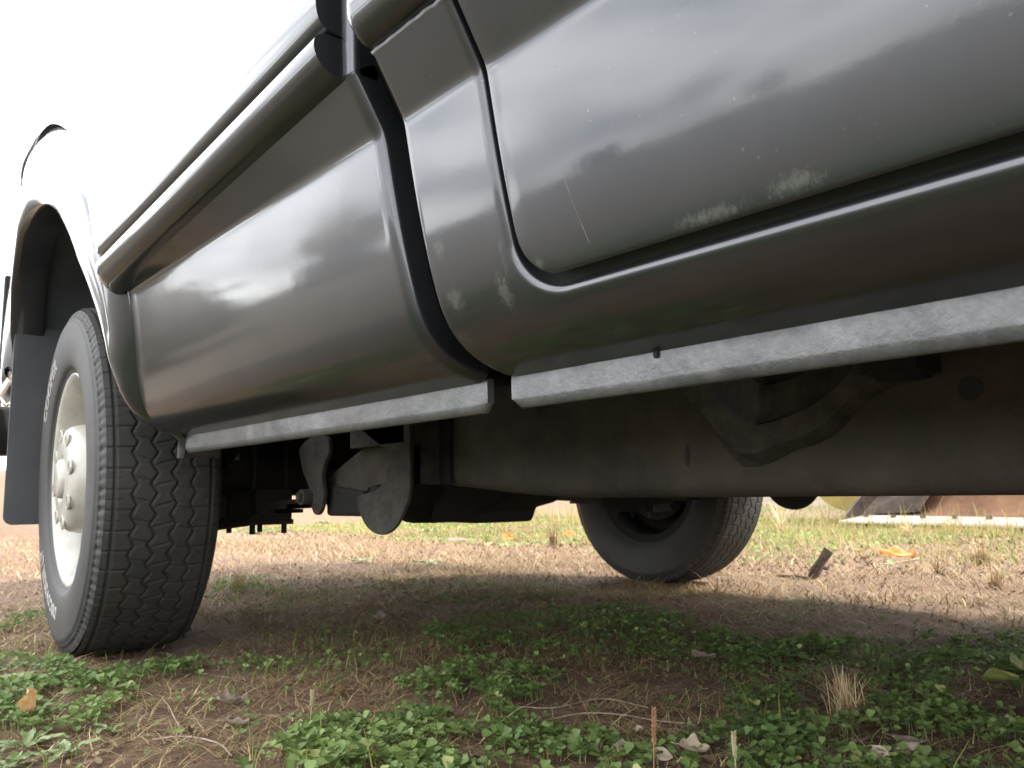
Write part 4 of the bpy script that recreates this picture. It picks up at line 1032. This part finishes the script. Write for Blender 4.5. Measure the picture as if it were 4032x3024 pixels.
# leaf litter: small curled dead leaf pieces
lv = np.array([(-.5, -.2, .12), (0, -.38, .02), (.5, -.15, .18), (.62, .1, .25), (.1, .35, .10), (-.4, .28, .2), (0, 0, -.03)]); lf = np.array([(0, 1, 6), (1, 2, 6), (2, 3, 6), (3, 4, 6), (4, 5, 6), (5, 0, 6)])
x1_, y1_ = rnd_area(3200, -3.2, .1, .15, 3.2, lambda x, y: inview(x, y) * np.clip((fbm(x, y, 4, 3, 121) - .35) * 4, .05, 1))
x2_, y2_ = rnd_area(15000, -8, 1, 3.2, 9, lambda x, y: inview(x, y) * np.clip((fbm(x, y, 1.5, 3, 131) - .38) * 5, .06, 1))
x = np.r_[x1_, x2_]; y = np.r_[y1_, y2_]; n = len(x); sz_ = rng.uniform(.006, .018, n) * np.where(y > 3.3, 2.0, 1)
V, F, t = scatter(lv, lf, np.stack([x, y, ground_h(x, y) + .004 + sz_ * .1], 1), rotmats(rng.uniform(0, 6.28, n), rng.normal(0, .4, n), rng.normal(0, .4, n)), sz_, np.clip(rng.beta(2, 2, n) + .35 * (rng.random(n) < .14) * (y > 3), 0, 1), '', None)
o = npmesh('leaf_litter', V, F, M['litter'], tint=t); tag(o, 'small brown pieces of dead leaf scattered over the ground', 'leaf litter', kind='stuff')
# small broad-leaved weeds in sunlit yard
x, y = rnd_area(26000, -9, .5, 3.3, 8.5, lambda x, y: inview(x, y) * np.clip((fbm(x, y, 1.1, 3, 141) - .42) * 6, .0, 1) * np.clip((-1.9 - x) * 1.2, .06, 1)); n = len(x)
sz_ = rng.uniform(.012, .036, n)
V, F, t = scatter(LT, LF, np.stack([x, y, ground_h(x, y) + .006], 1), rotmats(rng.uniform(0, 6.28, n), rng.normal(.35, .25, n), rng.normal(0, .3, n)), sz_, np.clip(rng.normal(.72, .18, n), 0, 1), '', None)
o = npmesh('yard_weeds', V, F, M['clover'], tint=t); tag(o, 'sunlit broad-leaved weeds on the yard beyond the truck', 'weeds', kind='stuff')

# ------------------------------------------------------------------ single leaves, stalks and the stick
def leaf(name, px, py, size, mat, label, kindc='leaf', rot=0.0, tilt=(0, 0), curl=1.0, lobes=0, width=.5, z=.004, stem=True, group=None, fold=.25, pos=None):
    q = Vector(pos) if pos else G(px, py); q.z = gz(q.x, q.y) + z
    nL, nW = 14, 9; V = []; rs = np.random.default_rng(int(abs(px) * 7 + abs(py)))
    c1_, c2_ = rs.normal(0, 1, 2)
    for i in range(nL):
        t = i / (nL - 1)
        w = width * (math.sin(math.pi * min(1, t * .97 + .02)) ** .75) * (1 - .35 * t) * 1.15
        if lobes: w *= .62 + .38 * abs(math.cos(t * math.pi * lobes))
        for j in range(nW):
            s = (j / (nW - 1) - .5) * 2
            x = t - .5; yy = s * w * .5
            zz = curl * (.34 * (t - .5) ** 2 + .30 * (s * w) ** 2 * (1.3 if s > 0 else .9)) + fold * abs(s) * w * .35
            zz += .035 * math.sin(9 * t + 5 * s + c1_) + .03 * math.sin(14 * s + 6 * t + c2_) * curl
            V.append(Vector((x, yy, zz)) * size)
    F = grid_faces(nL, nW)
    if stem:
        n0 = len(V); sv = MB(); sv.tube([(-.49 * size, 0, .085 * curl * size), (-.62 * size, .02 * size, .10 * size), (-.78 * size, .05 * size, .16 * size)], .012 * size, 5)
        V += [Vector(v) for v in sv.V]; F += [tuple(i + n0 for i in f_) for f_ in sv.F]
    M3 = Matrix.Rotation(rot, 3, 'Z') @ Matrix.Rotation(tilt[0], 3, 'X') @ Matrix.Rotation(tilt[1], 3, 'Y')
    V = [M3 @ v for v in V]; lo = min(v.z for v in V)
    me = bpy.data.meshes.new(name); me.from_pydata([tuple(v - Vector((0, 0, lo))) for v in V], [], F); me.materials.append(mat)
    me.polygons.foreach_set('use_smooth', [True] * len(me.polygons)); me.update()
    o = bpy.data.objects.new(name, me); COL.objects.link(o); o.location = q; tag(o, label, kindc, group); return o
leaf('dead_leaf', 68, 1560, .050, M['leaf_gold'], 'curled golden orange dead leaf standing on the green weeds at the left edge', rot=.3, tilt=(.5, -1.0), curl=1.5, width=.62, z=.012)
leaf('dead_leaf', 740, 1490, .034, M['leaf_red'], 'small glossy reddish brown leaf on bare soil in front of the rear wheel', rot=.9, curl=.9, width=.7, stem=False)
leaf('dead_leaf', 512, 1565, .036, M['leaf_grey'], 'curled grey brown leaf on bare soil left of the clover', rot=.8, tilt=(.2, 0), curl=2.0, lobes=2, width=.5)
leaf('dead_leaf', 500, 1520, .05, M['leaf_grey'], 'crumpled dark grey leaf clump at the edge of bare soil below the rear tyre', rot=1.4, tilt=(.2, .1), curl=2.2, lobes=3, width=.6)
leaf('dead_leaf', 1344, 1640, .040, M['leaf_tan'], 'tan leaf standing on edge in the clover left of the rusty seed stalk', rot=.9, tilt=(1.2, .9), curl=.8, width=.5, z=.012)
leaf('dead_leaf', 1375, 1590, .030, M['leaf_tan'], 'pale rolled leaf curl just behind the rusty seed stalk', rot=2.6, tilt=(.5, .3), curl=2.2, width=.45, z=.010)
leaf('dead_leaf', 1432, 1655, .026, M['leaf_tan'], 'small tan leaf at the foot of the rusty seed stalk', rot=.2, tilt=(1.0, .4), curl=1.0, width=.6, z=.012)
leaf('dead_leaf', 1492, 1570, .030, M['leaf_tan'], 'cream scrap of leaf with a brown tip on dark soil', rot=1.7, tilt=(.5, .4), curl=1.8, lobes=2, width=.8, stem=False)
leaf('dead_leaf', 1498, 1640, .036, M['leaf_tan'], 'crumpled beige leaf between the two seed stalks', rot=.7, tilt=(.7, .2), curl=2.4, lobes=2, width=.7, z=.012)
leaf('dead_leaf', 1545, 1530, .018, M['leaf_red'], 'tiny russet leaf scrap on soil', rot=.3, curl=1.6, width=.5)
leaf('dead_leaf', 1905, 1655, .042, M['leaf_tan'], 'folded light brown leaf at the bottom edge right of the pale seed stalk', rot=-.5, tilt=(.6, .3), curl=1.4, width=.55, z=.010)
leaf('dead_leaf', 1960, 1650, .036, M['leaf_grey'], 'thin grey leaf standing upright beside the folded light brown leaf', rot=1.2, tilt=(.9, -1.1), curl=.7, width=.4, z=.008)
leaf('dead_leaf', 1965, 1618, .040, M['leaf_grey'], 'long grey curled leaf lying in clover towards the lower right', rot=.5, tilt=(.3, .1), curl=1.3, width=.35, z=.014)
leaf('dead_leaf', 2190, 1575, .034, M['leaf_grey'], 'dark crumpled leaf at the right edge in clover', rot=.5, tilt=(.5, .1), curl=2.3, lobes=3, width=.6, z=.012)
leaf('dead_leaf', 1520, 1425, .046, M['leaf_grey'], 'brown curled leaf in the dark clover under the truck', rot=.6, tilt=(.3, .1), curl=1.8, lobes=2, width=.5, z=.012)
leaf('dead_leaf', 1395, 1428, .03, M['leaf_red'], 'rust coloured leaf scrap among clover left of the brown curled leaf', rot=.2, curl=1.3, width=.5, z=.01)
leaf('dead_leaf', 1940, 1218, .150, M['leaf_orange'], 'bright orange leaf lit by the sun on the dirt behind the truck', rot=.55, tilt=(.35, .1), curl=1.2, lobes=2, width=.55, stem=True, z=.022)
leaf('dead_leaf', 1562, 1248, .070, M['leaf_tan'], 'pale leaf on the dirt just right of the far tyre', rot=.5, curl=1.2, lobes=2, width=.4)
leaf('dead_leaf', 1230, 1166, .10, M['leaf_orange'], 'orange leaf in the grass left of the far tyre', rot=.2, tilt=(.8, 0), curl=1.3, width=.7)
leaf('dead_leaf', 1097, 1172, .10, M['leaf_orange'], 'upright orange leaf in sunlit grass below the differential', rot=1.0, tilt=(1.1, .3), curl=1.0, width=.7)
leaf('dead_leaf', 990, 1175, .13, M['leaf_tan'], 'brown curled leaf lying in sunlit weeds below the spring hanger', rot=.6, tilt=(.3, 0), curl=1.6, width=.45)
leaf('dead_leaf', 1200, 1160, .10, M['leaf_red'], 'russet leaf in the leaf heap left of the far tyre', rot=.9, tilt=(.5, .3), curl=1.7, width=.6)
leaf('dead_leaf', 2165, 1507, .052, M['leaf_yellowgreen'], 'large yellow-green fading leaf on the clover at the right', rot=.5, tilt=(.25, -.1), curl=.5, lobes=0, width=.85, z=.025)
leaf('dead_leaf', 2200, 1478, .060, M['leaf_yellowgreen'], 'toothed olive leaf leaning behind the large yellow-green leaf', rot=1.3, tilt=(.9, .3), curl=.5, lobes=3, width=.6, z=.02)
leaf('dead_leaf', 2115, 1487, .022, M['leaf_yellowgreen'], 'small yellow leaf left of the large yellow-green leaf', rot=.2, tilt=(.2, .1), curl=.7, width=.7, z=.028)
leaf('green_leaf', 1730, 1535, .070, M['leaf_deep'], 'long dark green blade leaf crossing the soil left of the dry tuft', rot=2.55 + .3, tilt=(.3, .1), curl=.3, width=.28, z=.008, stem=False)
# rosette of broad pale green leaves at lower left
def rosette(px, py, nleaf, size, label, seed, mat='leaf_green', spread=1.0):
    q = G(px, py); e = empty('rosette_plant', (q.x, q.y, gz(q.x, q.y))); tag(e, label, 'plant'); rs = np.random.default_rng(seed)
    for k in range(nleaf):
        s = size * rs.uniform(.6, 1.1); w = rs.uniform(.28, .42); az = rs.uniform(0, 2 * math.pi); V = []
        nL, nW = 12, 7; el = rs.uniform(.1, .55) * spread
        for i in range(nL):
            t = i / (nL - 1); ww = w * math.sin(math.pi * (t * .93 + .04)) ** .8 * (.6 + .5 * t)
            for j in range(nW):
                sd_ = (j / (nW - 1) - .5) * 2
                V.append(Vector((t * math.cos(el), sd_ * ww * .5, t * math.sin(el) * (1 - .75 * t) * 1.2 + .18 * abs(sd_) * ww + .02 * math.sin(14 * t + sd_ * 3) + .02 * math.sin(25 * t) * abs(sd_))) * s)
        R3_ = Matrix.Rotation(az, 3, 'Z'); V = [R3_ @ v + Vector((0, 0, .006)) for v in V]
        me = bpy.data.meshes.new('leaf'); me.from_pydata([tuple(v) for v in V], [], grid_faces(nL, nW)); me.materials.append(M[mat]); me.polygons.foreach_set('use_smooth', [True] * len(me.polygons))
        o = bpy.data.objects.new('leaf', me); COL.objects.link(o); o.parent = e
    return e
rosette(60, 1600, 9, .060, 'pale green broad-leaved plant spreading under the golden leaf at left', 3)
rosette(150, 1625, 8, .052, 'pale green broad-leaved plant at the lower left edge of the soil', 5)
rosette(20, 1650, 7, .050, 'broad-leaved plant in the bottom left corner', 8)
rosette(240, 1570, 5, .038, 'small pale broad-leaved plant where weeds meet bare soil', 9)
rosette(30, 1470, 6, .050, 'broad-leaved weed in the green patch left of the near tyre', 12)
rosette(560, 1155, 9, .17, 'sunlit pale green broad-leaved weed seen between wheel and hanger', 14, spread=1.2)
rosette(700, 1135, 8, .15, 'sunlit broad-leaved weed left below the hanging steel tongue', 15, spread=1.2)
rosette(920, 1150, 10, .17, 'bright green broad-leaved weed right of the hanging steel tongue', 16, spread=1.3)
rosette(780, 1218, 7, .09, 'grey-green flat weed at the edge of the shaded soil', 17, spread=.5)
rosette(930, 1222, 7, .09, 'second grey-green flat weed right along the edge of the shaded soil', 18, spread=.5)
rosette(1640, 1150, 8, .16, 'green weed just right of the far tyre by the loader', 19, spread=1.2)
# seed stalks
def seed_stalk(px, py, h, mat, label, seed, lean=.05, zoff=0):
    q = G(px, py); q.z = gz(q.x, q.y); e = empty('seed_stalk', q); tag(e, label, 'seed stalk'); rs = np.random.default_rng(seed)
    mb = MB(); mb.tube([(0, 0, 0), (lean * h * .5, 0, h * .5), (lean * h, .01 * h, h)], [.0011, .0009, .0005], 6); mb.build('stem', mat, e, smooth=True, local=True)
    mb = MB()
    for k in range(56):
        t = .55 + .45 * k / 56; a = k * 2.4; c = Vector((lean * h * t, 0, h * t)); d = Vector((math.cos(a), math.sin(a), 1.1)).normalized(); L_ = rs.uniform(.0035, .0055)
        mb.tube([c, c + d * L_ * .5, c + d * L_], [.0006, .0013, .0003], 5)
    mb.build('seed_head', mat, e, smooth=True, local=True); return e
seed_stalk(1412, 1690, .088, M['seed'], 'upright rusty brown seed stalk in the foreground clover', 1)
seed_stalk(1592, 1690, .060, M['seed_pale'], 'upright pale straw seed stalk right of the rusty one', 2, -.03)
seed_stalk(670, 1560, .05, M['seed_pale'], 'thin pale seed stalk standing on bare soil left of the clover', 3, .12)
# dry grass tufts
def tuft(px, py, nbl, h, label, seed, w=.0012, spread=.5, mat='straw', tmean=.7):
    q = G(px, py); q.z = gz(q.x, q.y); rs = np.random.default_rng(seed); V = []; F = []; T_ = []
    for k in range(nbl):
        a = rs.uniform(0, 2 * math.pi); b0 = Vector((rs.normal(0, .010), rs.normal(0, .010), 0)); L_ = h * rs.uniform(.35, 1.05); sp = spread * rs.uniform(.05, 1.3)
        d = Vector((math.cos(a), math.sin(a), 0)); pr = Vector((-d.y, d.x, 0)); n0 = len(V); tt_ = float(np.clip(rs.normal(tmean, .2), 0, 1))
        for s in range(5):
            t = s / 4; c = b0 + d * L_ * sp * t ** 1.6 + Vector((0, 0, L_ * t * (1 - .35 * sp * t)))
            for sg in (-1, 1): V.append(c + pr * w * sg * (1 - .75 * t)); T_.append(tt_)
        F += [(n0 + s * 2, n0 + s * 2 + 1, n0 + s * 2 + 3, n0 + s * 2 + 2) for s in range(4)]
    o = npmesh('grass_tuft', [tuple(v) for v in V], F, M[mat], tint=T_); o.location = q; tag(o, label, 'grass tuft'); return o
tuft(1828, 1535, 110, .085, 'dry straw-coloured grass tuft standing in the clover at right', 4, spread=.75)
tuft(1820, 1490, 60, .05, 'flattened dry grass clump just behind the standing dry tuft', 5, spread=1.4)
tuft(2120, 1225, 160, .13, 'brown dry grass clump on the dirt at the right edge beyond the truck', 6, w=.0018, spread=1.2, tmean=.4)
tuft(2030, 1245, 90, .10, 'small brown dry grass clump left of the larger one on the dirt', 7, w=.0018, spread=1.2, tmean=.35)
tuft(2150, 1275, 90, .09, 'low dry grass clump nearer than the other clumps on the dirt', 11, w=.0015, spread=1.3, tmean=.5)
tuft(520, 1278, 60, .10, 'thin grass tuft on shaded soil right of the near tyre', 8, w=.0014, tmean=.5, spread=.7)
tuft(1195, 1190, 40, .16, 'dark stalky weed left of the far tyre', 9, w=.003, tmean=.1, spread=.6)
tuft(1690, 1150, 40, .30, 'tall pale grass tuft in front of the yellow counterweight', 10, w=.003, spread=.7, tmean=.9)
tuft(1960, 1160, 60, .16, 'pale grass tuft in front of the cutting edge', 12, w=.003, spread=.8, tmean=.95)
# broken stick
q = G(1752, 1252); e = empty('broken_stick', (q.x, q.y, gz(q.x, q.y))); tag(e, 'short broken stick of rotten wood standing tilted in the dirt behind the truck', 'stick')
rr = Vector(rt); bb = Vector(fw); bb.z = 0; bb.normalize()
ptsS = [Vector((0, 0, -.005)), rr * .022 + Vector((0, 0, .035)), rr * .045 + Vector((0, 0, .072)), rr * .070 + Vector((0, 0, .108))]
mb = MB(); mb.tube(ptsS, [.017, .020, .019, .020], 9)
jit = np.random.default_rng(3); mb.V = [tuple(np.array(v) + jit.normal(0, .0022, 3)) for v in mb.V]; mb.build('stub', M['stick'], e, local=True)
mb = MB(); mb.tube([rr * .04 + Vector((0, 0, .05)), rr * .062 + Vector((0, 0, .042)), rr * .072 + Vector((0, 0, .05))], [.009, .007, .003], 6); mb.build('splinter', M['stick'], e, local=True)
mb = MB(); mb.tube([Vector((0, 0, .008)), rr * -.05 + bb * .02 + Vector((0, 0, .008)), rr * -.11 + bb * .05 + Vector((0, 0, .014))], [.010, .007, .003], 6); mb.V = [tuple(np.array(v) + jit.normal(0, .002, 3)) for v in mb.V]; mb.build('side_branch', M['stick'], e, local=True)
def twig(pts, r, label, mat='straw_twig'):
    P_ = [G(*p) for p in pts]; base_ = P_[0].copy(); base_.z = gz(base_.x, base_.y)
    e_pts = []
    for k, p_ in enumerate(P_): e_pts.append((p_.x - base_.x, p_.y - base_.y, gz(p_.x, p_.y) - base_.z + .004 + .006 * math.sin(k * 2.1) ** 2))
    e_pts = [tuple(v) for v in catmull(e_pts, 5)]
    mb = MB(); mb.tube(e_pts, r, 5); o = mb.build('twig', M['leaf_tan'], None, smooth=True); o.location = base_; tag(o, label, 'twig'); return o
twig([(350, 1505), (365, 1530), (375, 1550), (390, 1565)], .0009, 'thin curved pale twig on bare soil at the left')
twig([(330, 1585), (400, 1590), (470, 1605), (500, 1625)], .0012, 'longer bent pale twig lying on bare soil near the clover')
twig([(1180, 1540), (1260, 1532), (1340, 1540), (1420, 1545), (1480, 1560)], .0010, 'long thin dry stem lying across the dark soil')
twig([(1120, 1515), (1200, 1520), (1300, 1500), (1400, 1520)], .0009, 'wavy dry stem behind the long one on dark soil')
twig([(1450, 1605), (1550, 1585), (1650, 1590), (1680, 1600)], .0012, 'pale dry stem along the clover edge right of the seed stalks')
twig([(470, 1345), (480, 1290), (505, 1262)], .0012, 'dry twig on shaded soil right of the near tyre')
twig([(1780, 1222), (1900, 1226), (1990, 1214)], .003, 'dry stem lying on the sunlit dirt by the orange leaf')

# ------------------------------------------------------------------ trees: behind the camera (seen in the paint) and past the rear of the truck
def tree_meshes(kind, seed, H, crown_r, leaves, lsz):
    rs = np.random.default_rng(seed); mb = MB(); tips = []
    def limb(p, d, L_, r, lev):
        pts = [p]; c = p.copy(); dd = d.copy()
        for k in range(4):
            dd = (dd + Vector(rs.normal(0, .16, 3)) + Vector((0, 0, .05))).normalized(); c = c + dd * L_ / 4; pts.append(c.copy())
        mb.tube(pts, [r * (1 - .16 * i) for i in range(5)], 6 if lev else 9, cap=False)
        if lev < 3:
            for q in range(3 + (lev == 0) * 2):
                t = rs.uniform(.35 if lev else .45, 1); p2 = pts[min(4, int(t * 4))]; a = rs.uniform(0, 6.28)
                nd = (dd * .6 + Vector((math.cos(a), math.sin(a), rs.uniform(.1, .7)))).normalized(); limb(p2, nd, L_ * rs.uniform(.5, .68), r * .5, lev + 1)
        else: tips.append(c.copy())
    if kind == 'shrub':
        for q in range(9):
            a = q * .7; limb(Vector((math.cos(a) * .2, math.sin(a) * .2, 0)), Vector((math.cos(a), math.sin(a), rs.uniform(.1, 2.2))).normalized(), H * .34, H * .008, 1)
    else: limb(Vector((0, 0, 0)), Vector((0, 0, 1)), H * .5, H * .022, 0)
    V = []; F = []; tn = []
    cen = np.array([tips[i] for i in rs.integers(0, len(tips), leaves)]) + rs.normal(0, crown_r * .13, (leaves, 3))
    az = rs.uniform(0, 6.28, leaves); R3_ = rotmats(az, rs.normal(0, .8, leaves), rs.normal(0, .8, leaves))
    qv = np.array([(-.5, -.3, 0), (.1, -.4, .05), (.6, 0, 0), (.1, .4, .05), (-.5, .3, 0)]); qf = np.array([(0, 1, 2), (0, 2, 3), (0, 3, 4)])
    V, F, t = scatter(qv, qf, cen, R3_, lsz * rs.uniform(.6, 1.3, leaves), np.clip(rs.normal(.5, .25, leaves), 0, 1), '', None)
    return mb, (V, F, t)
protos = {}
def tree(kind, x, y, H, label, group, s=1.0, rot=0.0):
    if kind not in protos:
        mb, (V, F, t) = tree_meshes(kind, {'green': 1, 'autumn': 2, 'bare': 3, 'shrub': 5}[kind], 8.0, 2.6, {'green': 5000, 'autumn': 4200, 'bare': 1800, 'shrub': 6000}[kind], {'green': .30, 'autumn': .28, 'bare': .16, 'shrub': .30}[kind])
        tr = mb.build('trunk', M['bark'], None, smooth=True); cr_ = npmesh('crown', V, F, M['crown_' + {'shrub': 'shrub'}.get(kind, kind)], tint=t)
        protos[kind] = (tr.data, cr_.data); bpy.data.objects.remove(tr); bpy.data.objects.remove(cr_)
    e = empty({'green': 'green_tree', 'autumn': 'autumn_tree', 'bare': 'bare_tree', 'shrub': 'brown_shrub'}[kind], (x, y, -.05)); k = H / 8.0; e.scale = (k, k, k); e.rotation_euler = (0, 0, rot); tag(e, label, 'tree', group)
    for nm, me in zip(('trunk', 'crown'), protos[kind]):
        o = bpy.data.objects.new(nm, me); COL.objects.link(o); o.parent = e
    return e
G1 = 'trees along the far edge of the yard'
LB = ['brown autumn tree reflected at the rear end of the bed side', 'green tree right of the brown one behind the camera', 'thin bare tree between two green trees behind the camera', 'tallest green tree straight behind the camera', 'brown autumn tree right of the tallest green tree', 'broad green tree behind the cab side of the yard', 'bare tree off the front end of the truck', 'brown autumn tree farthest towards the rear, by the yard corner']
for k, (kd, x, y, H) in enumerate([('autumn', -26, -17, 5.5), ('green', -20, -24, 5.5), ('bare', -12, -22, 5), ('green', -5, -27, 6), ('autumn', 3, -24, 5), ('green', 11, -27, 6), ('bare', 19, -22, 5.5), ('autumn', -33, -9, 6)]):
    tree(kd, x * (1 if k in (0, 7) else 1.9), y * (1 if k in (0, 7) else 1.9), H, LB[k], G1, rot=k * 1.3)
for k, (x, y, H) in enumerate([(-13.0, -1.9, 4.2), (-12.8, -3.4, 4.6), (-19, -6.0, 4.2), (-26, -15, 5)]):
    tree('shrub', x, y, H, ['rounded brown shrub nearest the line of the truck past the tailgate', 'tallest brown shrub of the row past the tailgate', 'brown shrub at the open end of the row past the tailgate', 'distant brown shrub in front of the brown autumn tree'][k], 'brown shrubs past the tailgate', rot=k * 2.1)
tree('bare', -30, 4.6, 7, 'pale bare tree far behind the rear of the truck at the left edge', None, rot=.4)
tree('green', -38, 3.0, 7, 'green tree far behind the rear of the truck at the left edge', None, rot=1.4)
for k, (kd, x, y, H) in enumerate([('autumn', -24, 12, 8), ('green', -16, 20, 9), ('bare', -6, 24, 8), ('autumn', 6, 24, 9)]):
    tree(kd, x, y, H, ['brown autumn tree far left beyond the rear of the truck', 'green tree rising left of the loader', 'bare tree straight behind the loader', 'brown autumn tree right of the loader'][k], 'trees beyond the loader', rot=k)
